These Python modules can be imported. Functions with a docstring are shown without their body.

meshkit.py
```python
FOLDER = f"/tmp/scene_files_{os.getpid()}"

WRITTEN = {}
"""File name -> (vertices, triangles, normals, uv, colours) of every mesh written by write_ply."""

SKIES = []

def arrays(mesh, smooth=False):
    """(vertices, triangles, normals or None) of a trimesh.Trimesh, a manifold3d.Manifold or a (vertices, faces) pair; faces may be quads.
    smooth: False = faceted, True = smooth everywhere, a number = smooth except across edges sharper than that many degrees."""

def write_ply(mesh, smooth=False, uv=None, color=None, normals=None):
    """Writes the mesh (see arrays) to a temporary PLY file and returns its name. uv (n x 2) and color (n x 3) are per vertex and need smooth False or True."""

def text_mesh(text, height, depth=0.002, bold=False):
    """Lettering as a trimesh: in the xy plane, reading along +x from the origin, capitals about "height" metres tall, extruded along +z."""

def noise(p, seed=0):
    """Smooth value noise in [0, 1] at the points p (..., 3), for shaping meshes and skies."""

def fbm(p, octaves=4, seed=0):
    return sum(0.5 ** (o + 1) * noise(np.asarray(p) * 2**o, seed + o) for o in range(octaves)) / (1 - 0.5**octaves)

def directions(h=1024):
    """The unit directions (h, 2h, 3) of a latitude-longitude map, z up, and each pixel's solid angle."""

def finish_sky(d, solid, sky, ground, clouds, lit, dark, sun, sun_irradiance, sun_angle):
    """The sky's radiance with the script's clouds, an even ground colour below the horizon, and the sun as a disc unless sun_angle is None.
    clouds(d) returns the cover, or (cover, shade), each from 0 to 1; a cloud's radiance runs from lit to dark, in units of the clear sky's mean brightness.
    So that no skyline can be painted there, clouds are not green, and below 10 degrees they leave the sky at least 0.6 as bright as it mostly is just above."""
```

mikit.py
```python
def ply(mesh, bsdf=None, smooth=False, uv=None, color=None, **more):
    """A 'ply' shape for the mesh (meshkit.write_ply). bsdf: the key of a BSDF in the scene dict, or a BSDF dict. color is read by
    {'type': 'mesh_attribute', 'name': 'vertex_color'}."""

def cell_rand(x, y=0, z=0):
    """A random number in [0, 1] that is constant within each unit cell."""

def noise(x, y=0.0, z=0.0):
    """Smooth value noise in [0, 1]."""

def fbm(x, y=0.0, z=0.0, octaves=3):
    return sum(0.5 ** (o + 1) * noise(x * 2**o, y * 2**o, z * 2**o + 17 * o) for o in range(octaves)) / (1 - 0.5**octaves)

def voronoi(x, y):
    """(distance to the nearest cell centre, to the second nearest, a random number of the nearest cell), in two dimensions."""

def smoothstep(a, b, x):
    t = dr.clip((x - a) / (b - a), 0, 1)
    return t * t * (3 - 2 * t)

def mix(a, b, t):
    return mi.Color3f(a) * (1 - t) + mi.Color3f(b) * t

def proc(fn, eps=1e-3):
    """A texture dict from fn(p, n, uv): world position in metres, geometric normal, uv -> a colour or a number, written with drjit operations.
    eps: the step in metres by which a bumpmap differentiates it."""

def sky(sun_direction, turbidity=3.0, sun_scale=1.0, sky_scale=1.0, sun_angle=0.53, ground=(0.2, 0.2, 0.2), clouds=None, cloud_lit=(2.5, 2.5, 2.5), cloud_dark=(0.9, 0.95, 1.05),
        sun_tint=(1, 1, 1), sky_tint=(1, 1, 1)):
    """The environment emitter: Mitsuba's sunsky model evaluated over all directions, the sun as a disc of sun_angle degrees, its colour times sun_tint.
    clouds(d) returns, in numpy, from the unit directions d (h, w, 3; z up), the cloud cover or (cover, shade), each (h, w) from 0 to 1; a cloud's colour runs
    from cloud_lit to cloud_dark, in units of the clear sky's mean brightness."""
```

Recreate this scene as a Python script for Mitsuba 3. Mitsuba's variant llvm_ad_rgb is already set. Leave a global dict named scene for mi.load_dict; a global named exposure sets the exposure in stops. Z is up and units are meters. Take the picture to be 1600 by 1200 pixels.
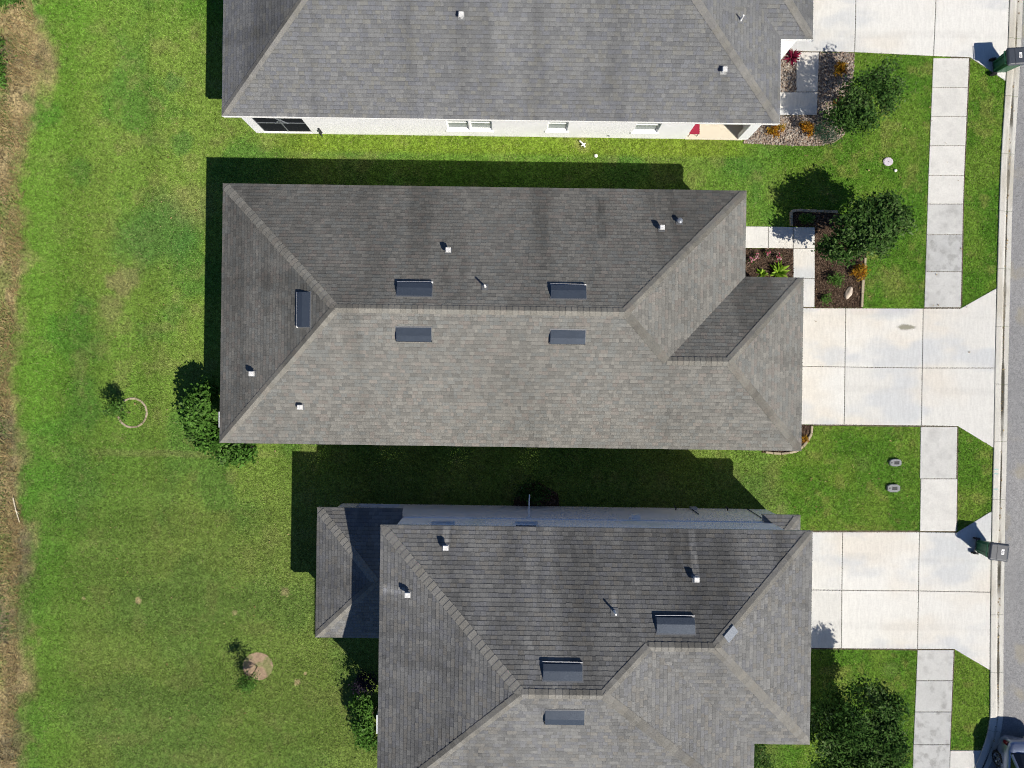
import math, random
import numpy as np, trimesh, shapely, drjit as dr, mitsuba as mi
import mikit, meshkit
from shapely.geometry import Polygon, Point, LineString, box as sbox
from shapely.ops import unary_union
from mikit import proc, ply, noise, fbm, cell_rand, smoothstep, mix

# ------------------------------------------------------------------ camera, light, exposure
T = mi.ScalarTransform4f
CH, PPM = 29.7, 38.0                       # camera height in metres, photo pixels per metre on the ground
scene, labels = {}, {}
scene['camera'] = {'type': 'perspective', 'fov': 2 * math.degrees(math.atan(800 / PPM / CH)), 'fov_axis': 'x', 'near_clip': 0.5, 'far_clip': 2000.0,
                   'to_world': T().look_at(origin=[0, 0, CH], target=[0, 0, 0], up=[0, 1, 0])}
SUN = (0.644, -0.663, 1.0)
scene['sky'] = mikit.sky(SUN, turbidity=3, sun_tint=(0.92, 1.045, 1.25), sky_scale=0.40, sky_tint=(0.82, 0.98, 1.25))
exposure = 2.13

rng = np.random.default_rng(7)

# ------------------------------------------------------------------ helpers
def W(px, py, z=0.0):
    """survey point: a spot of the site plan (38 px per metre) at height z, in metres"""
    s = PPM / (1 - z / CH)
    return np.array([(px - 800) / s, (600 - py) / s])
TH = math.radians(-0.8)                    # the plots lie at -0.8 degrees to the x axis
cT, sT = math.cos(TH), math.sin(TH)
def G(px, py, z=0.0):
    x, y = W(px, py, z)
    return np.array([x * cT + y * sT, -x * sT + y * cT])
def to_world(V):
    V = np.asarray(V, float)
    out = V.copy()
    out[..., 0] = V[..., 0] * cT - V[..., 1] * sT
    out[..., 1] = V[..., 0] * sT + V[..., 1] * cT
    return out

def numbered(name):
    if not any(k == name or k.startswith(name + '__') for k in names): names.add(name); return name
    base = name; i = counters.get(base, 1)
    while True:
        k = f'{base}_{i:03d}'; i += 1
        if k not in names: counters[base] = i; names.add(k); return k
names, counters = set(), {}
def key_of(name, parent=None):
    full = f'{parent}__{name}' if parent else name
    if full not in names: names.add(full); return full
    i = counters.get(full, 1)
    while f'{full}_{i:03d}' in names: i += 1
    counters[full] = i + 1
    k = f'{full}_{i:03d}'; names.add(k); return k
def add(name, shape, parent=None, label=None, category=None, group=None, kind=None):
    k = key_of(name, parent)
    if shape is not None: scene[k] = shape
    d = {a: b for a, b in (('label', label), ('category', category), ('group', group), ('kind', kind)) if b}
    if d: labels[k] = d
    return k
def thing(name, label, category, group=None): return add(name, None, None, label, category, group)
def structure(name, label=None, shape=None): return add(name, shape, None, label, None, None, 'structure')

class MB:
    """collects faces; uv is constant per piece"""
    def __init__(s): s.v, s.f, s.t, s.n = [], [], [], 0
    def raw(s, V, F, uv=(0.5, 0.5)):
        V = np.asarray(V, float).reshape(-1, 3); F = np.asarray(F, int)
        if F.ndim == 2 and F.shape[1] == 4: F = np.vstack([F[:, [0, 1, 2]], F[:, [0, 2, 3]]])
        s.v.append(V); s.f.append(F + s.n)
        uv = np.asarray(uv, float)
        s.t.append(np.tile(uv, (len(V), 1)) if uv.ndim == 1 else uv); s.n += len(V); return s
    def mesh(s, m, uv=(0.5, 0.5)): return s.raw(m.vertices, m.faces, uv)
    def box(s, lo, hi, uv=(0.5, 0.5), M=None):
        lo, hi = np.asarray(lo, float), np.asarray(hi, float)
        V = np.array([[x, y, z] for x in (lo[0], hi[0]) for y in (lo[1], hi[1]) for z in (lo[2], hi[2])])
        F = np.array([[0, 1, 3], [0, 3, 2], [4, 6, 7], [4, 7, 5], [0, 4, 5], [0, 5, 1], [2, 3, 7], [2, 7, 6], [0, 2, 6], [0, 6, 4], [1, 5, 7], [1, 7, 3]])
        if M is not None: V = V @ M[:3, :3].T + M[:3, 3]
        return s.raw(V, F, uv)
    def tube(s, P, R, sides=7, uv=(0.5, 0.5)):
        P = np.asarray(P, float); R = np.broadcast_to(R, (len(P),)).astype(float)
        t = np.gradient(P, axis=0); t /= np.linalg.norm(t, axis=1, keepdims=True) + 1e-9
        ref = np.where(np.abs(t[:, 2:]) < 0.9, [[0, 0, 1.0]], [[1.0, 0, 0]])
        a = np.cross(t, ref); a /= np.linalg.norm(a, axis=1, keepdims=True) + 1e-9
        b = np.cross(t, a); an = np.arange(sides) * 2 * np.pi / sides
        V = P[:, None] + R[:, None, None] * (np.cos(an)[None, :, None] * a[:, None] + np.sin(an)[None, :, None] * b[:, None])
        V = np.vstack([V.reshape(-1, 3), P[:1], P[-1:]])
        i, j = np.meshgrid(np.arange(len(P) - 1), np.arange(sides), indexing='ij')
        q = np.stack([i * sides + j, i * sides + (j + 1) % sides, (i + 1) * sides + (j + 1) % sides, (i + 1) * sides + j], -1).reshape(-1, 4)
        F = np.vstack([q[:, [0, 1, 2]], q[:, [0, 2, 3]]])
        n = len(P) * sides; j = np.arange(sides)
        F = np.vstack([F, np.stack([(j + 1) % sides, j, j * 0 + n], 1), np.stack([n - sides + j, n - sides + (j + 1) % sides, j * 0 + n + 1], 1)])
        return s.raw(V, F, uv)
    def extr(s, poly, z0, z1, uv=(0.5, 0.5), grid=False):
        for g in getattr(poly, 'geoms', [poly]):
            if g.is_empty or g.area < 1e-6: continue
            m = trimesh.creation.extrude_polygon(g, z1 - z0, engine='earcut'); v = np.array(m.vertices); v[:, 2] += z0
            s.raw(to_world(v) if grid else v, m.faces, uv)
        return s
    def ply(s, bsdf, smooth=False, grid=False, **more):
        V, F, U = np.vstack(s.v), np.vstack(s.f), np.vstack(s.t)
        if grid: V = to_world(V)
        return ply((V, F), bsdf, smooth=smooth, uv=U, **more)
def rotz(a, x=0, y=0, z=0):
    M = np.eye(4); M[0, 0] = M[1, 1] = math.cos(a); M[0, 1] = -math.sin(a); M[1, 0] = math.sin(a); M[:3, 3] = (x, y, z); return M

# ------------------------------------------------------------------ materials
def two(b): return {'type': 'twosided', 'bsdf': b}
def rgb(c): return {'type': 'rgb', 'value': list(c)}
def mat(name, color, rough=0.6, metallic=0.0, spec=0.3, **more):
    scene[name] = two({'type': 'principled', 'base_color': rgb(color) if not isinstance(color, dict) else color, 'roughness': rough, 'metallic': metallic, 'specular': spec, **more}); return name
def diff(name, color): scene[name] = two({'type': 'diffuse', 'reflectance': rgb(color) if not isinstance(color, dict) else color}); return name
def C(r, g, b): return mi.Color3f(r, g, b)

def shingle_fn(light, dark, warm, cool, streaks=()):
    def fn(p, n, uv):
        r = uv.x
        c = mix(dark, light, smoothstep(0.0, 1.0, r))
        h = dr.abs(r * 37.31 - dr.floor(r * 37.31))
        c = mix(c, warm, dr.select(h > 0.85, 0.4, 0.0)); c = mix(c, cool, dr.select(h < 0.22, 0.5, 0.0))
        g = 0.86 + 0.28 * noise(p.x * 34, p.y * 34, p.z * 34)
        band = 1 - 0.32 * smoothstep(0.72, 0.97, uv.y) + 0.0 * p.x       # printed shadow band above the exposure
        big = 0.88 + 0.24 * fbm(p.x * 0.33 + 5, p.y * 0.33, 2.0, 4)
        ns = dr.abs(n.y) > dr.abs(n.x)
        a, b = dr.select(ns, p.x, p.y), dr.select(ns, p.y, p.x)
        st = 1 - 0.20 * smoothstep(0.52, 0.78, fbm(a * 1.1, b * 0.16, 9.0, 4))
        shade_stain = smoothstep(0.10, 0.3, dr.maximum(n.y, -0.72 * n.x)) * (0.10 + 0.26 * smoothstep(0.35, 0.7, fbm(p.x * 0.9, p.y * 0.13, 4.0, 4)))   # painted shade of the north and west slopes, mixed with stain streaks
        cap = dr.select(dr.abs(uv.y - 0.4) < 1e-4, 1.0, 0.0)                                                  # ridge caps are paler and browner
        c = mix(c, mi.Color3f(0.245, 0.230, 0.195) * 1.02, 0.42 * cap)
        c = c * 0.95 * g * band * big * st * (1 - shade_stain)
        for (x0, x1, y0, y1, k) in streaks:
            w = smoothstep(x0 - 0.05, x0 + 0.03, p.x) * (1 - smoothstep(x1 - 0.03, x1 + 0.05, p.x)) * smoothstep(y0 - 0.1, y0 + 0.1, p.y) * (1 - smoothstep(y1 - 0.15, y1 + 0.1, p.y))
            c = c * (1 + k * w * (0.6 + 0.8 * noise(p.x * 14, p.y * 5)))
        return c
    return fn
def wpx(x0, x1, y0, y1, z, k):
    a, b = W(x0, y1, z), W(x1, y0, z); return (a[0], b[0], a[1], b[1], k)
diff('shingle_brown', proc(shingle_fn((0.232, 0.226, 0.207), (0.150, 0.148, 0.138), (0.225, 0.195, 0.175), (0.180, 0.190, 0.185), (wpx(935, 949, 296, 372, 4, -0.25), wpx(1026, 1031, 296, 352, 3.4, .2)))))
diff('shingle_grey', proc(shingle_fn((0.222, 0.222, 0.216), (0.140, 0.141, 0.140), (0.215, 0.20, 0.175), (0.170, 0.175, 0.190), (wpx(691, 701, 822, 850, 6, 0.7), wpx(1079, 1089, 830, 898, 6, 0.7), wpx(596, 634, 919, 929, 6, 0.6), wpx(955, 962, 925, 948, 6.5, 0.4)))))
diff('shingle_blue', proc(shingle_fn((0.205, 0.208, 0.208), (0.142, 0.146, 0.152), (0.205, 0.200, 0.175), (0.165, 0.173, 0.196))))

def stucco(base, alg):
    def fn(p, n, uv):
        c = mi.Color3f(base) * (0.94 + 0.12 * fbm(p.x * 1.3, p.y * 1.3, p.z * 1.3, 4))
        c = mix(c, alg, 0.35 * smoothstep(0.55, 0.8, fbm(p.x * 0.8, p.z * 1.6, 3.0, 3)))
        return mix(c, (0.52, 0.48, 0.40), 0.4 * (1 - smoothstep(0.02, 0.22, p.z + 0.15 * noise(p.x * 6, p.y * 6))))
    return fn
diff('stucco_white', proc(stucco((0.86, 0.865, 0.89), (0.80, 0.80, 0.82))))
diff('stucco_grey', proc(stucco((0.84, 0.85, 0.88), (0.78, 0.79, 0.81))))
diff('stucco_pale', proc(stucco((0.88, 0.90, 0.90), (0.60, 0.68, 0.50))))
diff('stucco_beige', proc(stucco((0.42, 0.38, 0.31), (0.38, 0.35, 0.29))))
mat('white_trim', (0.78, 0.78, 0.77), 0.45)
mat('taupe_trim', (0.30, 0.285, 0.26), 0.5); mat('white_metal', (0.80, 0.80, 0.80), 0.35)
mat('grey_metal', (0.42, 0.44, 0.46), 0.4, 0.3)
mat('vent_metal', proc(lambda p, n, uv: mi.Color3f(0.050, 0.064, 0.088) * (0.9 + 0.2 * fbm(p.x * 3, p.y * 3, p.z * 3))), 0.42, 0.25)
mat('dull_metal', (0.22, 0.24, 0.27), 0.4, 0.3); mat('flange_metal', (0.16, 0.165, 0.17), 0.5, 0.2); mat('vent_white', proc(lambda p, n, uv: mi.Color3f(0.66, 0.66, 0.65) * (0.7 + 0.5 * noise(p.x * 22, p.y * 22, p.z * 22))), 0.45); mat('window_glass', (0.02, 0.026, 0.035), 0.30, 0, 1.0)
mat('blind', (0.17, 0.205, 0.195), 0.35, 0, 0.6)
mat('screen_dark', (0.012, 0.014, 0.018), 0.85, 0, 0.1)
mat('dark_soffit', (0.3, 0.3, 0.3), 0.8)

def crack_dirt(p, s, o): return smoothstep(0.5, 0.8, fbm(p.x * s + o, p.y * s, 1.0, 5))
OIL = W(1416, 511)
def concrete_drive(p, n, uv):
    tone = 0.93 + 0.12 * uv.x
    c = mi.Color3f(0.60, 0.594, 0.565) * tone
    c = mix(c, (0.575, 0.535, 0.47), 0.65 * smoothstep(0.42, 0.75, fbm(p.x * 0.35, p.y * 0.6, 2.0, 4)))
    c = mix(c, (0.48, 0.495, 0.505), 0.85 * smoothstep(0.46, 0.74, fbm(p.x * 0.5 + 9, p.y * 0.9, 6.0, 5)))
    c = c * (0.95 + 0.10 * noise(p.x * 22, p.y * 4, 1.0)) * (0.94 + 0.12 * noise(p.x * 40, p.y * 40))
    for yy in (3.10, -0.05, -6.9, -9.75, 14.6):
        t_ = dr.abs(p.y - yy + 0.013 * p.x + 0.12 * (noise(p.x * 0.5, yy) - 0.5)); c = c * (1 - 0.055 * (1 - smoothstep(0.08, 0.22, t_)) * smoothstep(0.3, 0.6, fbm(p.x * 0.7, p.y * 3, 4.0)))
    d = dr.sqrt(dr.square((p.x - OIL[0]) / 0.40) + dr.square((p.y - OIL[1]) / 0.15)) + 0.7 * (fbm(p.x * 6, p.y * 9) - 0.5)
    return mix(c, (0.20, 0.19, 0.14), 0.85 * (1 - smoothstep(0.45, 1.05, d)))
def concrete_walk(p, n, uv):
    c = mix((0.58, 0.572, 0.542), (0.43, 0.435, 0.43), smoothstep(0.15, 0.85, uv.x))
    m = (0.6 * crack_dirt(p, 1.1, 3) + 0.7 * crack_dirt(p, 4.0, 9)) * (0.22 + 0.9 * smoothstep(0.35, 1.0, uv.x))
    c = mix(c, (0.20, 0.20, 0.19), 0.75 * m)
    return c * (0.93 + 0.14 * noise(p.x * 36, p.y * 36)) * (0.93 + 0.14 * fbm(p.x * 3, p.y * 3, 4.0))
def kerb_fn(p, n, uv):
    c = mix((0.57, 0.56, 0.52), (0.48, 0.465, 0.42), fbm(p.x * 0.8, p.y * 0.8, 0.0, 4))
    w = 0.05 + 0.07 * smoothstep(0.3, 0.7, fbm(p.x * 0.2, p.y * 0.7, 8.0, 3))
    dirt = (1 - smoothstep(w * 0.4, w, dr.abs(uv.x - 0.335))) * (0.25 + 0.85 * smoothstep(0.3, 0.6, fbm(p.x, p.y * 0.55, 3.0, 4)))
    c = mix(c, (0.12, 0.115, 0.10), dirt)
    c = mix(c, (0.33, 0.29, 0.21), 0.35 * smoothstep(0.45, 0.7, fbm(p.x * 3, p.y * 0.6, 5.0, 4)))
    return c * (0.92 + 0.16 * noise(p.x * 36, p.y * 36))
def road_fn(p, n, uv):
    c = mix((0.21, 0.212, 0.218), (0.27, 0.268, 0.268), fbm(p.x * 1.2, p.y * 0.5, 0.0, 4))
    c = c * (0.72 + 0.56 * noise(p.x * 45, p.y * 45)) * (0.9 + 0.2 * noise(p.x * 14, p.y * 14, 3.0))
    return mix(c, (0.30, 0.27, 0.2), 0.5 * smoothstep(0.62, 0.8, fbm(p.x * 1.1, p.y * 1.1, 7.0, 4)))
diff('concrete_drive', proc(concrete_drive)); diff('concrete_walk', proc(concrete_walk)); diff('kerb_concrete', proc(kerb_fn)); diff('asphalt', proc(road_fn))

def spot(p, px, py, r, e=0.5):
    c = W(px, py); d = dr.sqrt(dr.square(p.x - c[0]) + dr.square(p.y - c[1])) + 0.9 * r * (fbm(p.x * 1.6 / r, p.y * 1.6 / r, 2.0) - 0.5)
    return 1 - smoothstep(r * e, r * 1.15, d)
BY = [-20, 0, 40, 100, 140, 200, 240, 300, 340, 400, 450, 520, 600, 700, 780, 820, 900, 960, 1020, 1060, 1120, 1160, 1220]; BX = [56, 60, 72, 82, 72, 62, 45, 40, 48, 45, 39, 34, 28, 32, 40, 50, 46, 40, 38, 44, 40, 46, 30]
BW = [tuple(map(float, W(x, y))) for x, y in zip(BX, BY)]                                   # edge of the rough strip, north to south
def edge_x(y):
    out = mi.Float(BW[0][0]) + 0 * y
    for (xa, ya), (xb, yb) in zip(BW[:-1], BW[1:]): out = out + (xb - xa) * dr.clip((ya - y) / (ya - yb), 0, 1)
    return out
def dry_colour(p):
    c = mix((0.340, 0.270, 0.140), (0.235, 0.190, 0.100), smoothstep(0.35, 0.65, fbm(p.x * 1.6, p.y * 0.9, 0.0, 4)))
    c = mix(c, (0.13, 0.115, 0.075), 0.75 * smoothstep(0.52, 0.72, fbm(p.x * 1.2 + 7, p.y * 0.6, 2.0, 4)))
    return mix(c, (0.145, 0.185, 0.050), 0.75 * smoothstep(0.47, 0.64, fbm(p.x * 0.9, p.y * 0.7, 4.0, 4)))
def lawn_colour(p):
    """the turf's own colour: back lawn mottled, front lawns richer, brown towards the rough strip"""
    n1 = fbm(p.x * 0.16 + 3, p.y * 0.16, 0.0, 4); n2 = fbm(p.x * 0.45, p.y * 0.45, 5.0, 4); n3 = fbm(p.x * 1.3 + 4, p.y * 1.3, 8.0, 4)
    c = mix((0.098, 0.202, 0.028), (0.150, 0.232, 0.042), smoothstep(0.32, 0.68, n1))
    c = mix(c, (0.070, 0.170, 0.030), 0.7 * smoothstep(0.46, 0.66, n2))
    c = mix(c, (0.210, 0.215, 0.075), 0.40 * smoothstep(0.52, 0.78, n3))
    c = mix(c, (0.125, 0.165, 0.045), 0.55 * (1 - smoothstep(-8.0, 1.0, p.y + 4.0 * (fbm(p.x * 0.2, p.y * 0.2, 1.0) - 0.5))))    # older olive turf
    d = p.x - edge_x(p.y) + 1.5 * (fbm(p.x * 0.9, p.y * 0.8, 3.0, 4) - 0.5) + 0.7 * (fbm(p.x * 3.5, p.y * 3.5, 6.0, 3) - 0.5)
    c = mix(c, (0.082, 0.225, 0.020), 0.38 * smoothstep(-0.2, 0.5, d) * (1 - smoothstep(0.9, 2.8, d)))       # vigorous swath beside the rough strip
    stripe = noise(p.x * 0.9 + 0.6 * noise(p.y * 0.2), 2.0, p.y * 0.04)        # mowing passes
    south = 1 - smoothstep(-4.5, -2.8, p.y)
    pass2 = noise(p.y * 1.5 + 0.3 * noise(p.x * 0.3), 5.0, p.x * 0.05)         # passes turn east-west in the southern lawn
    c = c * (0.93 + 0.14 * smoothstep(0.3, 0.7, dr.lerp(stripe, pass2, south)))
    rut = (1 - smoothstep(0.05, 0.22, dr.abs(p.y + 3.12 + 0.02 * p.x + 0.15 * (noise(p.x * 0.7) - 0.5)))) * smoothstep(-18.5, -16, p.x) * (1 - smoothstep(-10.5, -9, p.x))
    c = mix(c, (0.24, 0.20, 0.10), 0.28 * rut)
    c = mix(c, (0.25, 0.205, 0.105), 0.6 * spot(p, 190, 440, 0.75) + 0.4 * spot(p, 175, 480, 0.7) + 0.3 * spot(p, 300, 320, 1.2))
    c = mix(c, (0.068, 0.165, 0.040), 0.65 * spot(p, 235, 365, 2.0) + 0.6 * spot(p, 270, 130, 0.5) + 0.55 * spot(p, 285, 225, 0.6))
    c = mix(c, (0.42, 0.34, 0.19), 0.8 * spot(p, 216, 938, 0.16) + 0.5 * spot(p, 131, 935, 0.09) + 0.8 * spot(p, 465, 1066, 0.14) + 0.8 * spot(p, 477, 1052, 0.08) + 0.5 * spot(p, 367, 957, 0.13) + 0.5 * spot(p, 445, 925, 0.2))
    c = mix(c, (0.34, 0.27, 0.15), 0.6 * spot(p, 1347, 725, 0.38) + 0.75 * spot(p, 1392, 1045, 0.4) + 0.7 * spot(p, 909, 226, 0.34) + 0.6 * spot(p, 1224, 795, 0.38) + 0.5 * spot(p, 1330, 1062, .25))
    front = smoothstep(10.2, 11.6, p.x)
    f = mix((0.072, 0.170, 0.018), (0.122, 0.210, 0.028), smoothstep(0.36, 0.68, fbm(p.x * 0.8, p.y * 0.8, 1.0, 4)))
    f = mix(f, (0.21, 0.225, 0.06), 0.55 * smoothstep(0.56, 0.76, fbm(p.x * 1.7, p.y * 1.7, 6.0, 4)) + 0.6 * spot(p, 1395, 440, 0.7))
    c = mix(c, f, front * 0.85)
    side = smoothstep(9.3, 9.6, p.y + 0.013 * p.x) * (1 - smoothstep(10.2, 10.5, p.y + 0.013 * p.x)) * (1 - smoothstep(9.0, 10.5, p.x)) * smoothstep(-10.5, -8, p.x)
    c = mix(c, (0.195, 0.275, 0.028), 0.55 * side)
    return mix(dry_colour(p), c, smoothstep(-0.75, 0.40, d))
def lawn_fn(p, n, uv):
    return lawn_colour(p) * (0.22 + 0.8 * noise(p.x * 22, p.y * 22, 2.0) + 0.45 * noise(p.x * 9, p.y * 9, 4.0))
def blade_fn(p, n, uv):
    return mix(lawn_colour(p) * (0.55 + 1.1 * uv.x) * (0.74 + 0.52 * noise(p.x * 9, p.y * 9, 6.0)), (0.36, 0.34, 0.17), dr.select(uv.y > 0.93, 0.6, 0.0))
diff('turf', proc(lawn_fn)); diff('grass_blade', proc(blade_fn))
def dry_fn(p, n, uv): return lawn_colour(p) * (0.3 + 1.3 * noise(p.x * 18, p.y * 18))
diff('dry_soil', proc(dry_fn)); diff('bare_dirt', proc(lambda p, n, uv: mix((0.30, 0.22, 0.15), (0.20, 0.20, 0.09), smoothstep(0.5, 0.7, fbm(p.x * 4, p.y * 4, 1.0))) * (0.65 + 0.7 * fbm(p.x * 14, p.y * 14, 2.0, 3))))
def palette(cols, k=0.75):
    def fn(p, n, uv):
        a = dr.clip(uv.x, 0, 0.9999) * (len(cols) - 1); c = mi.Color3f(cols[0])
        for i in range(1, len(cols)): c = mix(c, cols[i], dr.clip(a - (i - 1), 0, 1))
        return c * (k + (1 - k) * 2 * uv.y)
    return fn
diff('straw', proc(palette([(0.15, 0.105, 0.05), (0.30, 0.205, 0.10), (0.42, 0.33, 0.17), (0.17, 0.18, 0.06)])))
diff('mulch', proc(palette([(0.035, 0.024, 0.018), (0.075, 0.050, 0.035), (0.125, 0.085, 0.062), (0.16, 0.12, 0.09)])))
diff('stones', proc(palette([(0.13, 0.10, 0.085), (0.30, 0.23, 0.18), (0.42, 0.36, 0.30), (0.20, 0.18, 0.17), (0.5, 0.45, 0.38)])))
diff('edging_stone', proc(palette([(0.30, 0.25, 0.17), (0.42, 0.36, 0.26), (0.25, 0.21, 0.14)])))
def leaf(name, cols, rough=0.4, dt=0.5):
    scene[name] = {'type': 'principledthin', 'base_color': proc(palette(cols, 0.6)), 'roughness': rough, 'diff_trans': dt, 'eta': 1.33}; return name
leaf('leaf_dark', [(0.020, 0.055, 0.012), (0.040, 0.092, 0.020), (0.070, 0.135, 0.034), (0.15, 0.21, 0.085)], 0.3, 0.4)
leaf('leaf_mid', [(0.030, 0.080, 0.012), (0.055, 0.13, 0.022), (0.090, 0.19, 0.035), (0.15, 0.25, 0.08)], 0.28, 0.35)
leaf('leaf_lime', [(0.08, 0.17, 0.015), (0.16, 0.29, 0.02), (0.26, 0.38, 0.06)])
leaf('leaf_red', [(0.06, 0.006, 0.015), (0.15, 0.012, 0.035), (0.24, 0.03, 0.06)])
leaf('leaf_orange', [(0.05, 0.03, 0.008), (0.30, 0.11, 0.01), (0.42, 0.26, 0.03), (0.10, 0.11, 0.02)])
leaf('leaf_purple', [(0.012, 0.010, 0.018), (0.03, 0.022, 0.04), (0.03, 0.04, 0.03)])
leaf('leaf_blue', [(0.02, 0.055, 0.03), (0.045, 0.10, 0.06), (0.08, 0.14, 0.09)])
leaf('petal', [(0.5, 0.05, 0.12), (0.6, 0.22, 0.3), (0.75, 0.6, 0.6)])
diff('bark', (0.13, 0.10, 0.075))
mat('bin_green', (0.012, 0.085, 0.040), 0.38, 0, 0.5); mat('bin_lid', (0.045, 0.052, 0.065), 0.42, 0, 0.5); mat('rubber', (0.015, 0.015, 0.016), 0.7)
mat('sticker', (0.75, 0.75, 0.75), 0.5); mat('print_ink', (0.12, 0.12, 0.13), 0.6)
mat('car_paint', (0.20, 0.24, 0.34), 0.25, 0.6, 0.5, clearcoat=1.0, clearcoat_gloss=0.95); mat('car_glass', (0.01, 0.012, 0.016), 0.04, 0, 0.7); mat('chrome', (0.6, 0.6, 0.62), 0.2, 0.9)
mat('box_grey', (0.20, 0.21, 0.215), 0.55); mat('box_pale', (0.52, 0.47, 0.52), 0.5); mat('red_cloth', (0.30, 0.02, 0.05), 0.8); mat('dark_plastic', (0.03, 0.032, 0.036), 0.5)
mat('casing_metal', (0.50, 0.53, 0.56), 0.5); mat('lamp_red', (0.10, 0.008, 0.012), 0.2); mat('pvc', (0.78, 0.77, 0.74), 0.4)

# ------------------------------------------------------------------ roofs and houses (plot frame u, v)
class Face:
    def __init__(s, poly, p0, inward, ze, pitch, rand=None):
        s.poly = np.asarray(poly, float); s.p0 = np.asarray(p0, float); s.n2 = np.asarray(inward, float) / np.linalg.norm(inward)
        s.ze, s.k = ze, pitch
        s.e2 = np.array([-s.n2[1], s.n2[0]]) * -1.0                       # along the eave
        s.c = math.hypot(1, pitch)
        s.n3 = np.array([-s.n2[0] * pitch, -s.n2[1] * pitch, 1.0]) / s.c
    def z(s, q): q = np.asarray(q, float); return s.ze + s.k * ((q - s.p0) @ s.n2)
    def lift(s, q): q = np.asarray(q, float); return np.concatenate([q, np.atleast_1d(s.z(q))[..., None] if q.ndim > 1 else [s.z(q)]], -1)
    def at(s, a, t, h=0.0):
        """a along the eave, t up the slope (metres on the surface), h above it"""
        a, t, h = np.broadcast_arrays(np.asarray(a, float), np.asarray(t, float), np.asarray(h, float))
        d = t / s.c
        q = s.p0 + a[..., None] * s.e2 + d[..., None] * s.n2
        P = np.concatenate([q, (s.ze + s.k * d)[..., None]], -1)
        return P + h[..., None] * s.n3
    def local(s, q):
        q = np.asarray(q, float) - s.p0; return np.stack([q @ s.e2, (q @ s.n2) * s.c], -1)

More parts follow.
